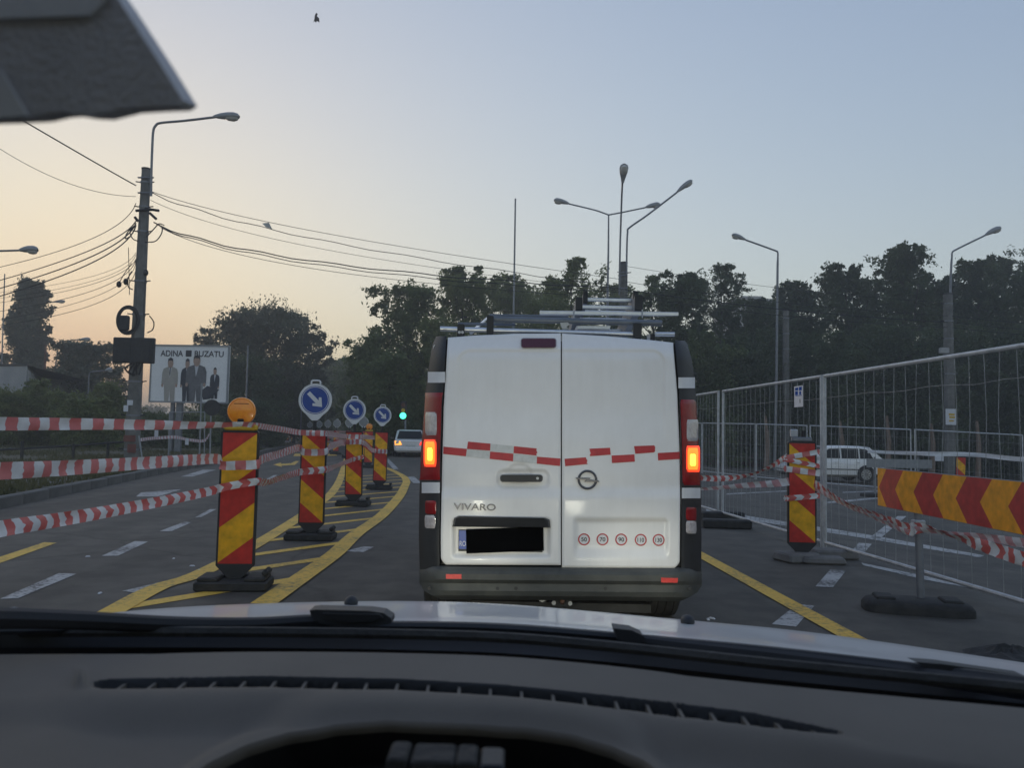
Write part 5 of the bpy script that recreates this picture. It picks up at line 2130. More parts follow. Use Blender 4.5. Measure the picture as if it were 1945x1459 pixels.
def street_lamp(label, base, pole_pts, arms, r0=.055, r1=.035, d=None):
    """base Vector; pole_pts list of Vectors above; arms: list of (points, head dir)"""
    rt = thing('street_lamp', base, label, 'street lamp', GL)
    pts = [Vector(base)] + [Vector(p) for p in pole_pts]
    mb = MB()
    n_ = len(pts)
    mb.tube(pts, [r0 + (r1 - r0) * k / (n_ - 1) for k in range(n_)], 10)
    part('pole', mb, 'grey_steel', rt, smooth=True)
    for apts, L in arms:
        P = smooth_path(apts, 5)
        mb = MB()
        mb.tube(P, r1, 8)
        am = part('arm', mb, 'grey_steel', rt, smooth=True)
        lamp_head(None, am, P[-1], P[-1] - P[-3], L)
        # lamp_head is a sub-part: re-hang its lens on it only when allowed (thing > part > sub-part)
        for h_ in am.children:
            for l_ in list(h_.children):
                l_.parent = am
    return rt


# --- left utility pole with lamp
DL = 28.0
UP, UT = concrete_pole('leaning grey concrete pole with cable coil and dark board, beside the billboard', 250, 870, 322, DL, .44, .26, lift=.15, bands=9)
# tiny lean of the real pole follows the survey; arm of its lamp
pa = lambda x, y: at(x, y, DL - .25)
arm = [pa(287, 372), pa(287.5, 330), pa(289, 285), pa(291, 250), pa(296, 238), pa(306, 233), pa(350, 229), pa(409, 222)]
mb = MB()
mb.tube(smooth_path(arm, 4), .045, 8)
am = part('lamp_arm', mb, 'grey_steel', UP, smooth=True)
lamp_head(None, am, pa(405, 221.5), pa(455, 221.5) - pa(405, 221.5), .95, .36)
for h_ in am.children:
    for l_ in list(h_.children):
        l_.parent = am
for y in (337, 366):
    mb = MB()
    mb.tube([at(262, y, DL - .2), at(292, y, DL - .2)], .03, 6)
    part('bracket', mb, 'grey_steel', UP)
# insulators, cable loops and spare coil
for (x0, y0, x1, y1) in ((258, 400, 290, 398), (276, 396, 302, 400), (256, 412, 262, 420), (284, 404, 297, 416)):
    mb = MB()
    mb.tube([at(x0, y0, DL - .2), at(x1, y1, DL - .2)], .05, 6)
    part('insulator', mb, 'cowl_black', UP)
LB = lambda *a: [at(x, y, DL - .3) for x, y in a]
for pts in (LB((278, 450), (292, 435), (302, 425), (312, 428)), LB((276, 460), (295, 458), (306, 445), (309, 432)), LB((255, 430), (247, 440), (252, 453), (262, 458)), LB((246, 450), (238, 453), (243, 440), (256, 428)),
            LB((250, 515), (243, 530), (244, 545), (252, 550)), LB((284, 600), (292, 612), (290, 626), (280, 632)), LB((244, 470), (246, 560)), LB((276, 520), (272, 610)), LB((250, 500), (236, 520), (226, 538))):
    mb = MB()
    mb.tube(smooth_path(pts, 5), .013 if len(pts) < 4 else .020, 6)
    part('cable_loop', mb, 'wire_black', UP, smooth=True)
for (x, y) in ((226, 540), (239, 535), (277, 518)):
    mb = MB()
    mb.ball(at(x, y, DL - .3), .09, .09, .12, 8, 6)
    part('junction_closure', mb, 'cowl_black', UP, smooth=True)
cl_ = MB()
cc = at(243, 608, DL - .3)
for rr, ox in ((.50, 0), (.46, .03), (.42, -.02)):
    cl_.tube([cc + Vector((rr * .78 * math.cos(a) + ox, .03 * ox * 10, rr * math.sin(a))) for a in [2 * math.pi * k / 28 for k in range(29)]], .035, 6, cap=False)
coil = cl_.build('cable_coil', 'wire_black', smooth=True)
tag(coil, 'black coil of spare cable hung on the concrete pole above the dark board', 'cable coil')
mb = MB()
mb.box(at(236, 614, DL - .3), (.36, .16, .55), bev=.05)
tag(mb.build('splice_box', 'sooty'), 'dark splice box inside the cable coil on the pole', 'splice box')
# dark board on the pole
a, b = at(218, 641, DL - .35), at(293, 691, DL - .35)
rt = thing('cabinet_board', ((a.x + b.x) / 2, DL - .35, (a.z + b.z) / 2), 'dark rectangular cabinet strapped across the concrete pole, left of the billboard', 'cabinet')
mb = MB()
mb.box(((a.x + b.x) / 2, DL - .38, (a.z + b.z) / 2), (b.x - a.x, .16, a.z - b.z), bev=.02)
bd = part('panel', mb, 'sooty', rt)
for s in (-1, 1):
    mb = MB()
    mb.box(((a.x + b.x) / 2 + s * .33, DL - .475, (a.z + b.z) / 2 - .02), (.5, .02, .78), bev=.008)
    part('door', mb, 'sooty', rt)
mb = MB()
for k in range(5):
    mb.tube(smooth_path([at(250 + k * 5, 690, DL - .4), at(238 + k * 7, 700 + 6 * (k % 3), DL - .4), at(248 + k * 4, 712, DL - .35)], 4), .03, 5)
part('dangling_cable', mb, 'wire_black', rt, kind='stuff')
# paper bills pasted on the pole
for k, (x, y, w_, h_) in enumerate(((247, 765, .2, .18), (239, 776, .16, .22), (250, 852, .3, .3), (246, 833, .42, .22))):
    p = at(x, y, DL - .30)
    mb = MB()
    mb.box(p, (w_, .006, h_))
    tag(mb.build('paper_bill', 'print_white' if k < 2 else 'brick_red'), ['round white bill pasted high on the concrete pole', 'torn white bill at the edge of the concrete pole', 'weathered brown bill low on the concrete pole', 'reddish bill under the white tape on the pole'][k], 'paper bill', 'bills pasted on the pole')

# --- lamps further left
def simple_lamp(label, d, pole, arm, L, base_z=None, r0=.06, r1=.04):
    P = [at(x, y, d) for x, y in pole]
    b = Vector((P[0].x, d, .14 if P[0].x < -8 else gz(P[0].x)))
    if base_z is not None:
        b.z = base_z
    return street_lamp(label, b, P[1:] if len(P) > 1 else [], [([at(x, y, d) for x, y in a], l_) for a, l_ in zip(arm, L)], r0, r1)


simple_lamp('street lamp with a long arm entering at the frame edge above the poplar', 30, [(-75, 860), (-66, 500)], [[(-66, 500), (-62, 484), (-50, 478), (0, 476.5), (36, 475.5)]], [.72])
simple_lamp('street lamp standing behind the poplar, only its head clear', 76, [(58, 850), (62, 590)], [[(62, 590), (64, 579), (72, 576), (101, 574)]], [1.15])
simple_lamp('thin street lamp between poplar and dome shaped tree', 62, [(101, 800), (106, 690), (111, 658)], [[(111, 658), (113, 650), (120, 648), (150, 646)]], [.9])
simple_lamp('pale street lamp in front of the dome shaped tree', 80, [(140, 795), (146, 690)], [[(146, 690), (148, 684), (155, 682), (183, 680)]], [.6])
simple_lamp('smaller pale street lamp in front of the dome shaped tree', 52, [(165, 800), (169, 715)], [[(169, 715), (171, 708), (178, 706), (200, 704)]], [.45])
for (x0, y0, x1, y1, d, lab, m, r_) in ((85, 720, 87, 655, 58, 'rusty thin pole left of the dome shaped tree', 'rust_steel', .09), (464, 860, 471, 657, 38, 'thin metal mast rising behind the orange warning lamp', 'grey_steel', .05), (976, 640, 979, 377, 42, 'tall thin mast above the van roof', 'lamp_grey', .055), (5, 730, 9, 520, 60, 'thin mast at the frame edge beside the poplar', 'grey_steel', .05), (30, 780, 27, 690, 50, 'grey post in front of the shed', 'grey_steel', .09), (570, 840, 573, 770, 60, 'thin post under the largest arrow sign', 'grey_steel', .05), (1030, 870, 1036, 700, 60, 'pole hidden by the van', 'grey_steel', .06)):
    b = at(x0, y0, d)
    t = at(x1, y1, d)
    if lab.startswith('pole hidden'):
        continue
    mb = MB()
    z0 = .14 if b.x < -9 else gz(b.x)
    mb.tube([(b.x, d, z0), (t.x, d, t.z)], [r_ * 1.1, r_ * .8], 8)
    o = mb.build('mast', m, smooth=True)
    tag(o, lab, 'mast')

# --- centre: concrete pole with three arms, and double lamp
CP, CT = concrete_pole('concrete pole behind the van roof ladder carrying two lamp arms', 1181, 870, 500, 38, .42, .27, bands=6)
for pts, L in (([(1176, 560), (1177, 510), (1179, 420), (1181, 352)], None), ([(1190, 521), (1190.5, 480), (1192, 442), (1196, 432), (1230, 408), (1286, 365)], .95)):
    P = smooth_path([at(x, y, 37.8) for x, y in pts], 5)
    if L is None:
        P = [at(1176, 560, 37.8), at(1178, 460, 37.6), at(1181, 372, 37.3), at(1182, 352, 36.9), at(1182.3, 345, 36.3)]
    mb = MB()
    mb.tube(P, .045, 8)
    am = part('lamp_arm', mb, 'grey_steel', CP, smooth=True)
    if L:
        hd = lamp_head(None, am, P[-1], P[-1] - P[-3], L, .34)
    else:
        hd = lamp_head(None, am, at(1182.5, 349, 36.5), Vector((0, -.42, .62)), .95, .42)
    for h_ in am.children:
        for l_ in list(h_.children):
            l_.parent = am
for y in (523, 548):
    mb = MB()
    mb.tube([at(1174, y, 37.75), at(1192, y, 37.75)], .03, 6)
    part('bracket', mb, 'grey_steel', CP)
simple_lamp('slim double armed street lamp beside the three headed cluster', 42, [(1153, 870), (1154, 560), (1155.5, 480), (1156, 408)], [[(1156, 408), (1130, 399), (1081, 387)], [(1156, 408), (1185, 402.5), (1226, 394)]], [.85, .82], r0=.075)
simple_lamp('single street lamp with its arm reaching towards the double lamp', 44, [(1471, 890), (1474.5, 735), (1477, 500), (1477.5, 488)], [[(1477.5, 488), (1477, 479), (1470, 475), (1416, 455.5)]], [.82], r0=.095, r1=.05)
concrete_pole('bare concrete pole among dark trees, next to the single lamp post', 1493, 870, 590, 46, .36, .30, bands=3)
PP, PT = concrete_pole('concrete pole with a pasted poster and small pale box, before dark trees', 1805, 893, 560, 40, .46, .36, bands=4)
simple_lamp('street lamp with its arm reaching away to the frame edge', 40.3, [(1796, 893), (1802, 640), (1807, 500), (1808, 488)], [[(1808, 488), (1809, 479), (1816, 474), (1840, 462), (1871, 447)]], [.92], r0=.075, r1=.045)
simple_lamp('small lamp head peeping over the dark bushy tree', 60, [(770, 850), (768, 620)], [[(768, 620), (767, 600), (760, 595), (740, 587)]], [.65])
simple_lamp('tiny lamp head over the far road', 105, [(715, 830), (712, 700)], [[(712, 700), (710, 692), (690, 688), (664, 682)]], [.95])
# poster and box on the right pole
p = at(1806, 792, 39.62)
mb = MB()
mb.box(p, (.52, .012, .80))
rt = thing('pole_poster', p, 'torn pale poster with orange print pasted on the concrete pole', 'poster')
sh = part('sheet', mb, 'print_white', rt)
mb = MB()
for (dx, dz, w_, h_) in ((.04, .12, .3, .1), (.06, -.02, .28, .1), (.02, -.2, .24, .08)):
    mb.box(p + Vector((dx, -.009, dz)), (w_, .004, h_))
part('orange_print', mb, 'lamp_yellow_body', sh)
mb = MB()
mb.box(at(1793, 666, 39.6), (.42, .25, .28), bev=.02)
tag(mb.build('junction_box', 'render_wall'), 'small pale junction box on the poster pole above the fence rail', 'junction box')
mb = MB()
mb.box(at(1784, 871, 24), (.26, .01, .16))
tag(mb.build('small_notice', 'print_white'), 'small white notice hung by the foot of the poster pole', 'notice')

# ================================================================ OVERHEAD WIRES
GW = 'overhead wires'


def wire(label, p, q, mid, r_=.014, twist=False):
    pts = curve3(p, q, mid, 30)
    if twist:
        pts = [a + Vector((0, .03 * math.sin(k), .035 * math.cos(k * 1.3))) for k, a in enumerate(pts)]
    mb = MB()
    mb.tube(pts, r_, 5)
    o = mb.build('overhead_wire', 'wire_black', smooth=True)
    tag(o, label, 'wire', GW)


def mid3(p, q, mx, my):
    """mid-span point on the pixel (mx,my), at the depth of the chord there"""
    return at(mx, my, (p.y + q.y) / 2)


DC = 37.8
Pl = lambda y, x=286: at(x, y, DL - .15)
Pc = lambda y, x=1176: at(x, y, DC)
for lab, a, b, mx, my, r_, tw in (
        ('uppermost wire from the leaning pole to the three headed pole', Pl(363), Pc(530), 640, 447, .012, False),
        ('second wire, sagging slightly below the uppermost one', Pl(366), Pc(545), 640, 462, .016, True),
        ('thin wire crossing between the upper pair', Pl(380), Pc(552), 640, 478, .010, False),
        ('thick bundled cable from the leaning pole passing over the van', Pl(424, 292), Pc(548), 640, 502, .024, True),
        ('second bundled cable just below the thick one', Pl(428, 298), Pc(556), 640, 508, .018, True),
        ('thin cable below the bundles', Pl(432, 305), Pc(566), 640, 517, .012, False)):
    wire(lab, a, b, mid3(a, b, mx, my), r_, tw)
# on from the centre pole to the right poles
for lab, y0, y1, my, r_ in (('thin wire from the three headed pole to the poster pole', 535, 600, 575, .012), ('bundled cable continuing right across the dark trees', 550, 612, 588, .02), ('lower cable continuing right across the dark trees', 560, 622, 600, .014), ('faint top wire above the tree crowns', 505, 575, 548, .010)):
    a, b = Pc(y0, 1187), at(1800, y1, 39.6)
    wire(lab, a, b, mid3(a, b, 1490, my), r_)
for k, (y0, y1) in enumerate(((600, 620), (612, 632), (622, 642))):
    a, b = at(1808, y0, 39.6), at(2300, y1, 30)
    wire(['upper', 'middle', 'lower'][k] + ' short cable leaving the poster pole past the frame edge', a, b, mid3(a, b, 2020, (y0 + y1) / 2 + 8), .014)
# wires running off to the left
for lab, ya, xe, ye, de, mx, my, r_ in (
        ('thick wire rising to the sun visor corner', 352, -120, 132, 22, 130, 279, .022),
        ('thin wire drooping above the frame edge lamp', 373, -160, 160, 24, 70, 322, .010),
        ('wire fanning left from the insulator group', 386, -260, 556, 38, 95, 482, .014),
        ('upper bundled cable running left over the poplar', 420, -260, 598, 38, 90, 505, .020),
        ('middle bundled cable running left over the poplar', 424, -260, 612, 38, 95, 518, .024),
        ('lower bundled cable running left over the poplar', 428, -260, 628, 38, 100, 530, .024),
        ('faint telephone wire, top of the lower fan', 480, -260, 578, 40, 90, 543, .008),
        ('faint telephone wire, second of the lower fan', 484, -260, 590, 40, 95, 552, .008),
        ('telephone wire crossing the poplar tip', 492, -260, 602, 40, 90, 560, .010),
        ('telephone wire ending by the poplar lamp', 494, -240, 618, 40, 100, 573, .012),
        ('telephone wire crossing the poplar crown', 496, -240, 636, 40, 110, 585, .010),
        ('lowest telephone wire crossing the poplar crown', 498, -240, 640, 40, 120, 596, .012)):
    a, b = at(258, ya, DL - .2), at(xe, ye, de)
    wire(lab, a, b, at(mx, my, DL * .5 + de * .5), r_)
p = at(508, 430, 31)
mb = MB()
mb.prism([p + Vector(v) for v in ((-.22, 0, .12), (.05, 0, .16), (.2, 0, -.12), (.08, 0, -.06), (-.06, 0, -.02))], (0, .03, 0))
tag(mb.build('fabric_scrap', 'fabric_pale'), 'pale scrap caught on the overhead wires', 'scrap')
# bird
p = at(600, 34, 40)
rt = thing('bird', p, 'small dark bird flying high in the clear sky', 'bird')
mb = MB()
mb.ball(p, .07, .12, .22, 10, 8)
mb.ball(p + Vector((.03, -.02, .2)), .06, .06, .07, 8, 6)
part('body', mb, 'feather_black', rt, smooth=True)
for s in (-1, 1):
    mb = MB()
    mb.prism([p + Vector((s * .03, 0, .14)), p + Vector((s * (.15 if s > 0 else .09), .08, .05)), p + Vector((s * .16, .12, -.16)), p + Vector((s * .04, 0, -.12))], (0, .012, 0))
    part('wing', mb, 'feather_black', rt)

# ================================================================ BILLBOARD
DB = 36
a, b = at(288, 655, DB), at(431, 766, DB)
ctr = (a + b) / 2
bw, bh = at(432, 662, DB).x - at(282, 662, DB).x, a.z - b.z
bb = thing('billboard', (ctr.x, DB, .14), 'large white fashion billboard with suited figures, half hidden by the concrete pole', 'billboard')
rotb = Matrix.Rotation(R(-3), 3, 'Z')
BP_ = lambda u, v, o=0: ctr + rotb @ Vector(((u - .5) * bw, -o, (.5 - v) * bh))
mb = MB()
mb.prism([BP_(0, 0), BP_(1, 0), BP_(1, 1), BP_(0, 1)], rotb @ Vector((0, .18, 0)))
pn = part('panel', mb, 'billboard_white', bb)
for (u0, u1, v0, v1) in ((-.008, 1.008, -.012, .014), (-.008, 1.008, .985, 1.012), (-.008, .010, .014, .985), (.990, 1.008, .014, .985)):
    mb = MB()
    mb.prism([BP_(u0, v0, .03), BP_(u1, v0, .03), BP_(u1, v1, .03), BP_(u0, v1, .03)], rotb @ Vector((0, .1, 0)))
    part('frame_edge', mb, 'lamp_grey', bb)
rx, uz = rotb @ Vector((1, 0, 0)), Vector((0, 0, 1))
for txt, u, wd in (('ADINA', .118, .292), ('BUZATU', .56, .375)):
    part('lettering', text_mb(txt, BP_(u, .195, .012), rx, uz, bh * .105, width=bw * wd, bold=.014), 'ink_dark', pn)


def fig(name, poly, m, o):
    mb = MB()
    mb.add([BP_(u, v, o) for u, v in poly], [tuple(range(len(poly)))])
    part(name, mb, m, pn)


fig('print_square', [(.445, .085), (.52, .085), (.52, .195), (.445, .195)], 'ink_dark', .012)


def suit(cx, top, bot, w_, suit_m, shirt_m, tie_m, o, cut=None):
    h = bot - top
    k = w_
    S = lambda x, y: (cx + x * k, top + y * h)
    fig('print_figure', [S(-.12, .19), S(-.42, .24), S(-.5, .34), S(-.52, .6), S(-.36, .62), S(-.34, .75), S(-.3, 1), S(-.03, 1), S(0, .72), S(.06, 1), S(.34, 1), S(.34, .62), S(.5, .6), S(.5, .34), S(.42, .24), S(.12, .19)], suit_m, o)
    fig('print_figure', [S(-.1, .18), S(-.02, .46), S(.12, .18)], shirt_m, o + .002)
    if tie_m:
        fig('print_figure', [S(-.02, .2), S(-.06, .34), S(-.02, .42), S(.03, .34), S(.04, .2)], tie_m, o + .004)
    head = [(cx + .175 * k * math.cos(t), top + .105 * h + .125 * h * math.sin(t)) for t in [2 * math.pi * q / 16 for q in range(16)]]
    fig('print_figure', head, 'skin_print', o + .004)
    fig('print_figure', [S(-.17, .09), S(-.15, .01), S(.0, -.03), S(.15, .01), S(.17, .09), S(.1, .045), S(-.1, .045)], 'ink_dark', o + .006)
    for sx in (-.46, .42):
        fig('print_figure', [(cx + (sx + .07 * math.cos(t)) * k, top + .63 * h + .045 * h * math.sin(t)) for t in [2 * math.pi * q / 8 for q in range(8)]], 'skin_print', o + .004)


suit(.475, .245, .985, .16, 'suit_dark', 'shirt_print', 'ink_dark', .012)
suit(.255, .235, .985, .205, 'suit_beige', 'shirt_print', 'suit_grey', .016)
suit(.835, .39, .93, .12, 'suit_dark', 'shirt_print', None, .014)
suit(.595, .185, .985, .26, 'suit_grey', 'shirt_print', None, .022)
fig('print_bag', [(.66, .80), (.745, .705), (.90, .77), (.79, .93), (.70, .95)], 'suit_dark', .030)
for (x, yb, w_) in ((325, 862, .14), (338, 866, .26)):
    p = at(x, yb, DB + .3)
    t = at(x + 4, 765, DB + .3)
    mb = MB()
    mb.box((p.x, DB + .25, (.14 + t.z) / 2), (w_, .2, t.z - .14 + .2))
    part('leg', mb, 'grey_steel', bb)

# small roadside posts and a no-through disc near the billboard
GP = 'thin sign posts on the verge'
for k, (x0, y0, x1, y1, d, disc) in enumerate(((399, 862, 401, 770, 33, True), (379, 862, 383, 728, 34, False), (388, 862, 389, 783, 34.5, False), (320, 862, 322, 783, 34.5, False), (271, 868, 264, 828, 27, False))):
    b, t = at(x0, y0, d), at(x1, y1, d)
    rt = thing('sign_post', (b.x, d, .14), ['post with a round dark sign back, in front of the billboard corner', 'thin bare post in front of the billboard bag picture', 'post of the low gantry frame under the billboard', 'far post of the low gantry frame under the billboard', 'short leaning stake at the foot of the concrete pole'][k], 'sign post', GP)
    mb = MB()
    mb.tube([(b.x, d, .14), (t.x, d, t.z)], .035 if k < 2 else .028, 8)
    part('post', mb, 'lamp_grey', rt, smooth=True)
    if disc:
        mb = MB()
        mb.disc((t.x + .05, d - .04, t.z - .1), .34, (0, -1, 0), 24, thick=.02)
        part('sign_disc', mb, 'sooty', rt)
    if k == 1:
        mb = MB()
        mb.box((t.x, d - .03, t.z - .1), (.3, .02, .02))
        part('cross_piece', mb, 'lamp_grey', rt)
    if k == 2:
        q = at(322, 783, 34.5)
        mb = MB()
        mb.tube([(t.x, d, t.z), (q.x, d, q.z)], .022, 8)
        part('top_bar', mb, 'lamp_grey', rt)
for k, (x, y) in enumerate(((297, 824), (355, 839))):
    p = at(x, y, 29.5 + k * 2)
    mb = MB()
    mb.box(p, (.14, .01, .26))
    tag(mb.build('paper_tag', 'print_white'), ['white paper tag hanging over the slack white tape', 'white paper tag clipped on the slack white tape'][k], 'paper tag', 'paper tags')
# low pipe rail on the verge
rt = thing('low_rail', (at(140, 860, 27).x, 27, .14), 'dark low pipe rail on short posts across the verge grass', 'rail')
mb = MB()
mb.tube([at(-120, 862, 24), at(0, 855, 25.5), at(120, 848, 27), at(236, 839.5, 28.6)], .035, 8)
part('pipe', mb, 'sooty', rt, smooth=True)
for (x, y, d) in ((43, 838, 26), (140, 843, 27.2), (206, 839, 28.2), (-60, 850, 24.8)):
    p = at(x, y, d)
    mb = MB()
    mb.tube([(p.x, d, .12), (p.x, d, p.z)], .05, 8)
    part('post', mb, 'sooty', rt, smooth=True)

# ================================================================ TRAFFIC LIGHT
DT = 42.5
p = at(766, 790, DT)
rt = thing('traffic_light', (p.x + .1, DT, 0), 'green lit traffic light over the queue of cars', 'traffic light')
mb = MB()
mb.tube([(p.x + .12, DT, 0), (p.x + .12, DT, p.z + .7)], .06, 8)
part('pole', mb, 'grey_steel', rt)
mb = MB()
mb.box((p.x, DT, p.z + .28), (.34, .22, 1.0), bev=.04)
hs = part('housing', mb, 'cowl_black', rt)
for k, (dz, m) in enumerate(((.58, 'lens_dark_red'), (.29, 'lamp_yellow_body'), (0, 'lit_green'))):
    mb = MB()
    if m == 'lit_green':
        mb.ball((p.x, DT - .12, p.z + dz), .17, .06, .17, 14, 8)
    else:
        mb.disc((p.x, DT - .118, p.z + dz), .11, (0, -1, 0), 16)
    part('lens', mb, m, hs)
p = at(752, 791, DT + 2)
rt = thing('pedestrian_light', (p.x, DT + 2, 0), 'small dim red signal with a blue arrow plate left of the green light', 'signal')
mb = MB()
mb.tube([(p.x, DT + 2, 0), (p.x, DT + 2, p.z + .3)], .05, 8)
part('pole', mb, 'grey_steel', rt)
mb = MB()
mb.box((p.x, DT + 1.9, p.z), (.34, .2, .4), bev=.03)
hs = part('housing', mb, 'cowl_black', rt)
mb = MB()
mb.disc((p.x, DT + 1.79, p.z), .11, (0, -1, 0), 14)
part('lens', mb, 'lit_signal_red', hs)
mb = MB()
mb.box((p.x, DT + 1.9, p.z - .65), (.4, .03, .45))
pl = part('arrow_plate', mb, 'sign_blue', rt)
mb = MB()
c = Vector((p.x, DT + 1.87, p.z - .65))
mb.add([c + Vector(v) for v in ((-.03, 0, -.18), (.03, 0, -.18), (.03, 0, .05), (-.03, 0, .05))], [(0, 1, 2, 3)])
mb.add([c + Vector(v) for v in ((-.1, 0, .04), (.1, 0, .04), (0, 0, .18))], [(0, 1, 2)])
part('white_arrow', mb, 'sign_white', pl)


# ================================================================ CARS
def car(label, loc, rz, paint, kind='saloon', lights=True, group=None, cat='car', L=4.3, Wd=1.72, H=1.43):
    rt = thing('parked_car' if not lights else 'car', loc, label, cat, group, rz)
    hw = Wd / 2
    belt = H * .62
    # stations along y (rear at 0, front at L): lower body top height and bulge
    body = [(0.0, .42, belt * .93, .90), (.06, .26, belt * 1.0, .95), (.5, .2, belt * 1.04, .99), (L * .35, .18, belt * 1.02, 1.0), (L * .62, .18, belt * .98, 1.0), (L * .78, .2, belt * .92, .98), (L * .93, .24, belt * .78, .93), (L, .36, belt * .6, .86)]
    mb = MB()
    rows = []
    for y, zb, zt, k in body:
        w_ = hw * k
        half = [(w_ * .80, zb), (w_ * .97, zb + .10), (w_, (zb + zt) / 2), (w_ * .985, zt - .12), (w_ * .93, zt), (w_ * .5, zt + .015)]
        rows.append([Vector((x, y, z)) for x, z in half] + [Vector((-x, y, z)) for x, z in reversed(half)])
    mb.grid(rows, close=True)
    n_ = len(rows[0])
    mb.f += [tuple(range(n_)), tuple((len(rows) - 1) * n_ + k for k in range(n_))]
    mb.m += [0, 0]
    bd = part('body', mb, paint, rt, smooth=40, local=True)
    # cabin
    if kind == 'saloon':
        cab = [(.55, .0, .92), (1.15, .96, .80), (1.6, 1.0, .80), (2.3, .98, .80), (3.05, .0, .90)]
    else:
        cab = [(.04, .0, .94), (.52, .90, .84), (.95, .985, .82), (1.6, 1.0, .81), (2.25, .95, .80), (3.25, .0, .90)]
    ct = lambda f: belt * 1.0 + (H - belt) * f
    mb = MB()
    rows = []
    for y, f, k in cab:
        z = ct(f) if f > 0 else belt * 1.0
        w_ = hw * k if f > 0 else hw * .92
        rows.append([Vector((hw * .93, y if f == 0 else y, belt * .98)), Vector((w_, y, z - (.06 if f else 0))), Vector((w_ * .82, y, z)), Vector((-w_ * .82, y, z)), Vector((-w_, y, z - (.06 if f else 0))), Vector((-hw * .93, y, belt * .98))])
    mb.grid(rows)
    cb_ = part('roof', mb, paint, rt, smooth=40, local=True)
    y0, y1 = cab[0][0], cab[1][0]
    z0, z1 = belt * 1.03, ct(cab[1][1]) - .05

    def glass(name, pts):
        m_ = MB()
        m_.add(pts, [tuple(range(len(pts)))])
        part(name, m_, 'glass_dark', rt, local=True)
    # rear window (slightly proud of the rear slope)
    nrm_ = Vector((0, -(z1 - z0), (y1 - y0))).normalized() * .012
    yb_, yt_ = y0 + (y1 - y0) * .10, y0 + (y1 - y0) * .88
    zb_, zt_ = belt + (ct(cab[1][1]) - belt) * .10, belt + (ct(cab[1][1]) - belt) * .88
    glass('rear_window', [Vector((-hw * .80, yb_, zb_)) + nrm_, Vector((hw * .80, yb_, zb_)) + nrm_, Vector((hw * .66, yt_, zt_)) + nrm_, Vector((-hw * .66, yt_, zt_)) + nrm_])
    yf0, yf1 = cab[-1][0], cab[-2][0]
    nf = Vector((0, (ct(.98) - belt), (yf0 - yf1))).normalized() * .012
    glass('windscreen', [Vector((s * hw * w_, yf0 + (yf1 - yf0) * t, belt + (ct(cab[-2][1]) - belt) * t)) + nf for s, w_, t in ((-1, .80, .1), (1, .80, .1), (1, .66, .88), (-1, .66, .88))])
    # side windows
    for s in (-1, 1):
        def sp(y, z):
            f = (z - belt) / (H - belt)
            return Vector((s * (hw * (.93 - .12 * f) + .012), y, z))
        zl, zh = belt + .035, H - .115
        if kind == 'saloon':
            wins = [[(.95, zl), (1.25, zh - .03), (1.85, zh), (1.85, zl)], [(1.93, zl), (1.93, zh), (2.3, zh - .02), (2.85, zl)]]
        else:
            wins = [[(.46, zl), (.62, zh - .10), (.74, zh - .03), (1.0, zh), (1.0, zl)], [(1.06, zl), (1.06, zh), (1.75, zh - .0), (1.75, zl)], [(1.82, zl), (1.82, zh), (2.25, zh - .03), (2.85, zl)]]
        for wv in wins:
            glass('side_window', [sp(y, z) for y, z in wv])
        for y in ((1.2, 2.1) if kind == 'saloon' else (1.12, 2.0)):
            mb = MB()
            mb.box((s * (hw + .008), y, belt - .12), (.03, .16, .03), bev=.008)
            part('door_handle', mb, paint, rt, local=True)
        mb = MB()
        mb.box((s * (hw - .003), L * .45, belt * .55), (.02, L * .52, .035))
        part('side_moulding', mb, 'black_plastic', rt, local=True)
        mb = MB()
        mb.box((s * (hw + .06), 2.75, belt + .08), (.18, .1, .13), bev=.03)
        part('mirror', mb, paint, rt, local=True)
    for s in (-1, 1):
        for y in (.78, L - .85):
            mb = wheel_mb((s * (hw - .10), y, .30), .30, .2)
            wl = part('wheel', mb, 'tyre', rt, local=True, smooth=35)
            part('rim', rim_mb((s * (hw - .09), y, .30), .33, .21, 9), 'wheel_rim', wl, local=True)
            mb = MB()
            x = s * (hw + .002)
            mb.ring((x, y, .32), .31, .36, (s, 0, 0), 26)
            mb.disc((x - s * .004, y, .32), .33, (s, 0, 0), 26)
            part('wheel_arch', mb, 'cowl_black', rt, local=True)
            part('hub_cap', rim_mb((s * (hw - .075), y, .30), .33, .2, 9), 'wheel_rim', wl, local=True)
    # rear lamps, plate, bumper
    for s in (-1, 1):
        mb = MB()
        mb.prism([(s * hw * .52, -.012, belt * .72), (s * hw * .93, -.004, belt * .70), (s * hw * .95, .02, belt * .95), (s * hw * .62, -.006, belt * .93)], (0, .07, 0))
        part('tail_light', mb, 'lit_orange' if (lights == 'indicator' and s < 0) else ('lit_signal_red' if lights else 'lens_red'), rt, local=True)
    mb = MB()
    mb.box((0, -.015, belt * .66), (.5, .02, .12))
    part('number_plate', mb, 'tape_white_patch', rt, local=True)
    mb = MB()
    mb.box((0, 0, .42), (Wd * .92, .14, .22), bev=.04)
    part('rear_bumper', mb, paint, rt, local=True)
    mb = MB()
    mb.box((0, L / 2, .3), (Wd * .8, L * .92, .2))
    part('underbody', mb, 'sooty', rt, local=True)
    return rt


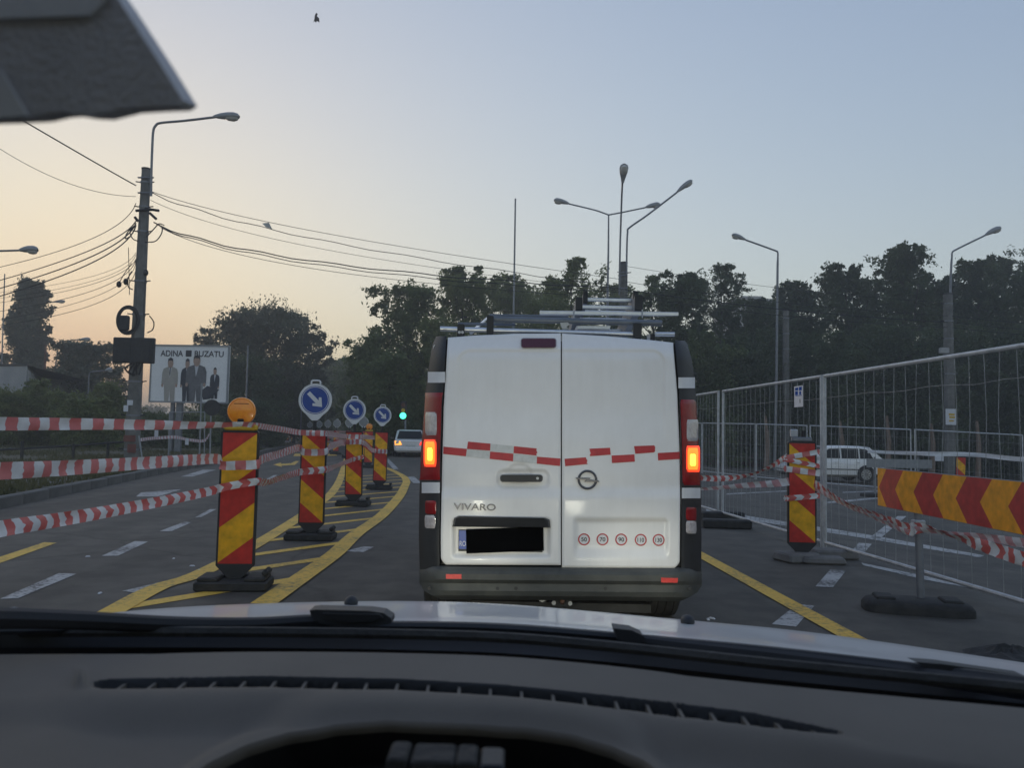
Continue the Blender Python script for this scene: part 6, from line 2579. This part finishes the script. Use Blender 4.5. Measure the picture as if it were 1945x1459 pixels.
GC = 'cars queuing at the green light'
p = at(779, 868, 41)
car('white saloon with a glowing amber tail light ahead of the van', (p.x, 41, 0), R(9), 'white_car_paint', 'saloon', 'indicator', GC)
p = at(737, 850, 52)
car('dark car with red tail lights behind the smallest arrow sign', (p.x, 52, 0), R(9), 'suit_dark', 'hatch', True, GC, H=1.6)
for k, (x, d) in enumerate(((700, 70), (676, 82), (655, 95))):
    p = at(x, 840, d)
    car(['grey distant car just beyond the second arrow sign', 'white distant car between the far grey signs', 'darkest distant car at the end of the queue'][k], (p.x, d, 0), R(12), ['pipe_grey', 'white_car_paint', 'suit_grey'][k], 'hatch', True, GC)
# oncoming cars with headlights, far down the other carriageway
for k, (x, d) in enumerate(((500, 84), (517, 96), (603, 88))):
    p = at(x, 830, d)
    c = car(['oncoming car with lit headlights seen furthest left, past the orange lamp', 'oncoming car with lit headlights beside the largest arrow sign', 'oncoming car with lit headlights between the two larger arrow signs'][k], (p.x, d + 2, 0), R(190), 'pipe_grey', 'hatch', True, 'oncoming cars far off')
    for s in (-1, 1):
        mb = MB()
        mb.disc((s * .6, 4.33, .62), .10, (0, 1, 0), 12, thick=.05)
        part('headlight', mb, 'lit_white', c, local=True)
# parked white hatchback seen from the side, beyond the fence
p = at(1664, 905, 33)
car('white hatchback seen side on behind the mesh fence', (p.x, 33, gz(p.x - 2)), R(90), 'white_car_paint', 'hatch', False, None, L=3.95, Wd=1.68, H=1.46)

# ================================================================ OUR OWN CAR (camera inside)
own = thing('own_car', (0, 0, 0), 'car we sit in: white bonnet, black wipers and grey dashboard across the bottom', 'car')
EDGE = [(-400, 1240), (-150, 1233), (0, 1231), (250, 1230), (500, 1231), (730, 1234), (960, 1240), (1200, 1262), (1450, 1290), (1700, 1314), (1945, 1337), (2300, 1375)]
VENT = [(-400, 1312), (178, 1302), (500, 1297), (760, 1304), (960, 1316), (1150, 1335), (1400, 1365), (1600, 1394), (2300, 1500)]
VX0, VX1 = 180, 1600
ARCH = [(296, 1500), (318, 1475), (345, 1455), (400, 1420), (470, 1388), (550, 1366), (640, 1355), (740, 1353), (900, 1361), (1000, 1368), (1090, 1379), (1165, 1394), (1225, 1418), (1266, 1450), (1286, 1475), (1304, 1500)]


def soft(tab, x, r_=90):
    return sum(lerp(tab, x + r_ * k / 4) for k in range(-4, 5)) / 9


def vent_half(px):
    if px < VX0 or px > VX1:
        return 0.0
    h = 8.0 + 3.6 * sstep(VX0, 900, px)
    return h * min(1, math.sqrt(max(0, (px - VX0) / 25))) * min(1, ((VX1 - px) / 170)) ** .8


def dash_h(px, py):
    """height of the dashboard skin over its base plane"""
    v = lerp(VENT, px)
    dv = py - v
    h = 0.0
    # ridge just below the vent, falling away towards the seats
    hw_ = vent_half(px)
    fade = sstep(60, 190, px) * sstep(1720, 1560, px)
    h += .0018 * fade * math.exp(-((dv - 15) / 8) ** 2)
    h -= .020 * sstep(20, 62, dv) * (0.35 + 0.65 * sstep(30, 260, px))
    if hw_ > 1 and abs(dv) < hw_ + 3:
        h -= .028 * sstep(hw_ + 1.5, hw_ - 1.5, abs(dv))
    # small raised sensor corner at the start of the vent
    h += .012 * math.exp(-((px - 152) / 7) ** 2) * sstep(1262, 1300, py) * sstep(1316, 1300, py)
    ya = lerp(ARCH, px) if ARCH[0][0] < px < ARCH[-1][0] else 1e9
    h += .008 * sstep(ya - 46, ya - 10, py) if ya < 1e8 else 0
    return h


cols = list(range(-380, 2260, 9))
zb = 1.062
rows = []
NR = 96
top_rows = []
for j in range(NR + 1):
    v = j / NR
    row = []
    for px in cols:
        ye = soft(EDGE, px)
        ybot = lerp(ARCH, px) if ARCH[0][0] < px < ARCH[-1][0] else 1500
        ybot = min(ybot, 1500)
        py = ye + (ybot - ye) * v
        p = onz(px, py, zb)
        p.z += dash_h(px, py)
        # roll the far edge down into the glass base
        p.z -= .012 * (1 - sstep(0, .05, v))
        row.append(p)
    rows.append(row)
mb = MB()
mb.grid(rows)
nc_ = len(cols)
for fi in range(len(mb.f)):
    j, k = divmod(fi, nc_ - 1)
    px = cols[k] + 4.5
    ye = soft(EDGE, px)
    yb_ = min(lerp(ARCH, px) if ARCH[0][0] < px < ARCH[-1][0] else 1500, 1500)
    dv_ = ye + (yb_ - ye) * (j + .5) / NR - lerp(VENT, px)
    if -vent_half(px) - 3.2 < dv_ < vent_half(px) - .3 and vent_half(px) > 1:
        mb.m[fi] = 1
dash = part('dashboard', mb, ['dash_plastic', 'dash_dark'], own, smooth='all')
# hood wall dropping away from the arch rim, and the dark cavity under it
rim = [c for c in cols if ARCH[0][0] < c < ARCH[-1][0]]
rw0 = [onz(px, lerp(ARCH, px), zb) + Vector((0, 0, dash_h(px, lerp(ARCH, px) - .01))) for px in rim]
mb = MB()
mb.grid([rw0, [p + Vector((0, -.004, -.004)) for p in rw0], [p + Vector((0, .002, -.012)) for p in rw0]])
part('hood_lip', mb, 'dash_plastic', own, smooth='all')
mb = MB()
mb.grid([[p + Vector((0, .003, -.0115)) for p in rw0], [p + Vector((0, .05, -.06)) for p in rw0], [p + Vector((0, .05, -.35)) for p in rw0]])
a, b = rw0[0], rw0[-1]
mb.box(((a.x + b.x) / 2, (rw0[len(rw0) // 2].y + .06), zb - .30), (b.x - a.x + .3, .02, .45))
part('hood_cavity', mb, 'dash_dark', own, smooth=True)
# phone cradle standing in the cavity
mb = MB()
def pbox(x0, y0, x1, y1, Y, th):
    a, b = at(x0, y0, Y), at(x1, y1, Y)
    return ((a + b) / 2), (b.x - a.x, th, a.z - b.z)
ph = thing('phone_cradle', at(840, 1440, .53), 'dark grey clamp of a phone cradle in the dashboard hollow', 'phone holder')
for nm, (x0, y0, x1, y1), m in (('clamp_jaw', (740, 1424, 776, 1500), 'rubber'), ('clamp_body', (784, 1428, 864, 1500), 'rubber'), ('clamp_jaw', (868, 1430, 906, 1500), 'rubber'), ('clamp_screw', (912, 1436, 958, 1452), 'black_plastic')):
    c, s = pbox(x0, y0, x1, y1, .53, .03)
    mb = MB()
    mb.box(c, s, bev=.0015)
    part(nm, mb, m, ph)
# vent fins
for k in range(26):
    px = 236 + k * 56.5 + k * k * .12
    if px > 1545:
        break
    v, hv = lerp(VENT, px), vent_half(px)
    if hv < 2:
        continue
    sl = 14 - 26 * (px - 236) / 1310
    a, b = onz(px + sl, v - hv - 1.5, zb - .004), onz(px - sl, v + hv + 1.0, zb - .004)
    d = (b - a)
    t = Vector((d.y, -d.x, 0)).normalized() * .0016
    mb = MB()
    mb.prism([a + t, b + t, b - t, a - t], (0, 0, -.03))
    part('vent_fin', mb, 'dash_plastic', own)
mb = MB()
tr = [(px, lerp(VENT, px)) for px in range(VX0 + 2, VX1 - 20, 12)]
mb.grid([[onz(px, v - vent_half(px) - 1, zb - .0265) for px, v in tr], [onz(px, v + vent_half(px) + 1, zb - .0265) for px, v in tr]])
part('vent_floor', mb, 'dash_dark', own)

# ---- bonnet
REAR = [(-200, 1198), (0, 1190), (210, 1186), (400, 1185), (590, 1184), (745, 1180), (960, 1184), (1160, 1201), (1450, 1227), (1750, 1261), (1945, 1286), (2150, 1314)]
CREST = [(-60, 1200), (100, 1176), (210, 1164), (300, 1156), (400, 1150), (600, 1143.5), (800, 1141.5), (960, 1147), (1140, 1163), (1300, 1178), (1500, 1196), (1630, 1213), (1780, 1235), (1945, 1259), (2150, 1292)]
bc = list(range(-60, 2140, 22))
# symmetrical-ish shape of real depth: rear edge about 1.2 m ahead, crest about 1.9 m
dR_ = lambda px: 1.20 - .22 * ((px - 940) / 1000) ** 2
dC_ = lambda px: 1.92 - .45 * ((px - 940) / 1000) ** 2
rows = []
for t in (0, .15, .3, .45, .6, .75, .88, 1.0):
    row = []
    for px in bc:
        a, b = at(px, soft(REAR, px), dR_(px)), at(px, soft(CREST, px), dC_(px))
        p = a.lerp(b, t)
        p.z -= .012 * math.sin(math.pi * t) * (1 - .3 * t)
        # raised creases running forward
        for cx in (-.36, .44):
            p.z += .004 * math.exp(-((p.x - cx) / .03) ** 2) * math.sin(math.pi * t)
        row.append(p)
    rows.append(row)
for dy, dz in ((.12, -.028), (.26, -.085), (.36, -.17), (.40, -.30), (.40, -.48)):
    rows.append([p + Vector((-p.x * .02, dy * (1 - .2 * p.x * p.x), dz)) for p in rows[7]])
mb = MB()
mb.grid(rows)
bon = part('bonnet', mb, 'bonnet_paint', own, smooth='all')
for px, py in ((667, 1142), (1306, 1178)):
    p = at(px, py, dC_(px) - .10)
    mb = MB()
    mb.ball(p + Vector((0, 0, -.003)), .0155, .02, .0145, 12, 8)
    part('washer_nozzle', mb, 'black_plastic', bon, smooth=True)

# ---- cowl: from the dash edge under the glass to the bonnet
rows = []
for t in (0, .12, .3, .5, .7, .86, 1.0):
    row = []
    for px in bc + [2162, 2184]:
        a = onz(px, soft(EDGE, px), zb - .010)
        b = at(px, soft(REAR, px) - 1, dR_(px) - .004)
        p = a.lerp(b, t)
        p.z -= .035 * math.sin(math.pi * t) if t not in (0, 1) else 0
        row.append(p)
    rows.append(row)
mb = MB()
mb.grid(rows)
part('cowl', mb, 'cowl_black', own, smooth='all')
# rubber seal lip under the glass
mb = MB()
mb.tube([onz(px, soft(EDGE, px) - 30, 1.066) for px in range(-60, 2140, 40)], .007, 6)
part('glass_seal', mb, 'rubber', own, smooth=True)
mb = MB()
mb.tube([at(px, soft(REAR, px) + 8, dR_(px) - .03) for px in range(-60, 2140, 40)], .006, 6)
part('cowl_lip', mb, 'black_plastic', own, smooth=True)

# ---- wipers
def wiper(pts, rs, m='black_plastic'):
    mb = MB()
    mb.tube(smooth_path([at(x, y, d) for x, y, d in pts], 6), rs, 8)
    return mb


def lin(a, b, n):
    return [a + (b - a) * k / n for k in range(n + 1)]


part('wiper_blade', wiper([(-90, 1178, .86), (0, 1175, .92), (150, 1179, .98), (330, 1187, 1.05), (480, 1187, 1.09), (600, 1180, 1.11), (700, 1180, 1.12)], lin(.013, .008, 36)), 'cowl_black', own, smooth=True)
mb = MB()
pts = [(588, 1160), (600, 1158.5), (700, 1161), (728, 1165), (743, 1175), (744, 1184), (720, 1190), (690, 1193), (640, 1191), (606, 1184), (592, 1174)]
mb.prism([at(x, y, 1.10) for x, y in pts], (0, .03, 0))
part('wiper_pivot', mb, 'black_plastic', own)
mb = MB()
mb.prism([at(x, y, 1.094) for x, y in ((612, 1166), (720, 1168), (728, 1174), (700, 1182), (640, 1182))], (0, .006, 0))
part('pivot_cap', mb, 'cowl_black', own)
mb = MB()
mb.tube([at(0, 1166, .97), at(25, 1163, .98), at(38, 1166, .985)], .006, 8)
part('wiper_tip', mb, 'lamp_grey', own, smooth=True)
part('wiper_blade', wiper([(1185, 1214, 1.13), (1330, 1232, 1.11), (1500, 1252, 1.07), (1750, 1285, 1.0), (1945, 1312, .93), (2100, 1335, .88)], lin(.008, .012, 30)), 'cowl_black', own, smooth=True)
mb = MB()
pts = [(1166, 1194), (1200, 1198), (1222, 1208), (1228, 1220), (1200, 1224), (1172, 1214)]
mb.prism([at(x, y, 1.11) for x, y in pts], (0, .03, 0))
part('wiper_pivot', mb, 'black_plastic', own)
mb = MB()
mb.prism([at(x, y, 1.0) for x, y in ((1738, 1258), (1790, 1262), (1945, 1284), (1945, 1300), (1790, 1280))], (0, .02, 0))
part('wiper_arm', mb, 'black_plastic', own)

# ---- sun visor hanging at the top left, with its lighter back edge
vis = [(-420, -120), (140, -120), (226, 0), (300, 114), (347, 190), (334, 199), (285, 201), (236, 204), (208, 211), (182, 217.5), (150, 216), (120, 211), (95, 213), (60, 221), (0, 224), (-420, 236)]
mb = MB()
mb.prism([at(x, y, .34) for x, y in vis], (0, .016, .004))
sv = part('sun_visor', mb, 'visor_fabric', own)
mb = MB()
mb.prism([at(x, y, .338) for x, y in ((-420, 20), (-40, 95), (0, 132), (52, 219), (0, 222.5), (-420, 233))], (0, .003, 0))
part('visor_flap', mb, 'visor_light', sv)
mb = MB()
mb.prism([at(x, y, .338) for x, y in ((-420, -118), (140, -118), (210, -14), (170, 28), (-420, 48))], (0, .003, 0))
part('visor_band', mb, 'visor_light', sv)

# ---- shell around the camera: roof, pillars, doors, rear; keeps the cabin dark as in the car
mb = MB()
mb.prism([(-.62, .22, 1.64), (.66, .22, 1.64), (.70, -2.4, 1.66), (-.66, -2.4, 1.66)], (0, 0, .05))
part('roof', mb, 'visor_light', own)
for s, x0, x1 in ((-1, -.80, -.60), (1, .84, .64)):
    mb = MB()
    mb.tube([(x0, .86, 1.02), (x1, .22, 1.66)], .035, 6)
    part('windscreen_pillar', mb, 'dash_plastic', own)
    mb = MB()
    mb.box((x0 * 1.0, -.75, .72), (.08, 3.3, .64))
    part('door', mb, 'dash_plastic', own)
    mb = MB()
    mb.box(((x0 + x1) / 2, -.62, 1.35), (.06, .14, .64))
    part('door_pillar', mb, 'dash_plastic', own)
    mb = MB()
    mb.box(((x0 + x1) / 2, -1.9, 1.35), (.06, .9, .64))
    part('rear_quarter', mb, 'dash_plastic', own)
mb = MB()
mb.box((0, -2.42, 1.05), (1.5, .06, 1.25))
part('tailgate', mb, 'dash_plastic', own)
mb = MB()
mb.box((0, -.8, .36), (1.6, 3.4, .05))
part('floor', mb, 'dash_dark', own)
mb = MB()
mb.box((0, .42, .70), (1.55, .04, .66))
part('bulkhead', mb, 'dash_dark', own)
for s in (-1, 1):
    for yy in (1.35, -1.7):
        wl = part('wheel', wheel_mb((s * .72, yy, .31), .31, .2), 'tyre', own, smooth=35)
    # dipped beam: a soft cone on the van's tail plus the wide spill every headlamp has
    for e_, sz, dz, dx in ((42, 22, .075, -.10), (20, 105, .0, 0)):
        ld = bpy.data.lights.new('headlight', 'SPOT')
        ld.energy = e_
        ld.spot_size = R(sz)
        ld.spot_blend = 1.0
        ld.shadow_soft_size = .10
        ld.color = (1.0, .98, .80)
        lo_ = bpy.data.objects.new('headlight_beam', ld)
        link(lo_)
        lo_.parent = own
        lo_.location = (.03 + s * .60, 2.42, .66)
        lo_.rotation_euler = Vector((dx, -1, dz)).to_track_quat('Z', 'Y').to_euler()
    mb = MB()
    mb.ball((.03 + s * .60, 2.30, .66), .13, .06, .08, 14, 8)
    part('headlight', mb, 'lit_white', own, smooth=True)

# ================================================================ EVENING HAZE
hz, hzt, hzp = newmat('haze_air')
hzt.nodes.remove(hzp)
pv = hzt.nodes.new('ShaderNodeVolumePrincipled')
pv.inputs['Color'].default_value = (0.95, 0.95, 0.95, 1)
pv.inputs['Density'].default_value = 0.0030
pv.inputs['Anisotropy'].default_value = 0.45
hzt.links.new(pv.outputs[0], hzt.nodes['Material Output'].inputs['Volume'])
MATS['haze_air'] = hz
mb = MB()
mb.box((0, 600, 10.6), (1900, 1900, 25.2))
o = mb.build('haze', 'haze_air')
tag(o, kind='stuff')
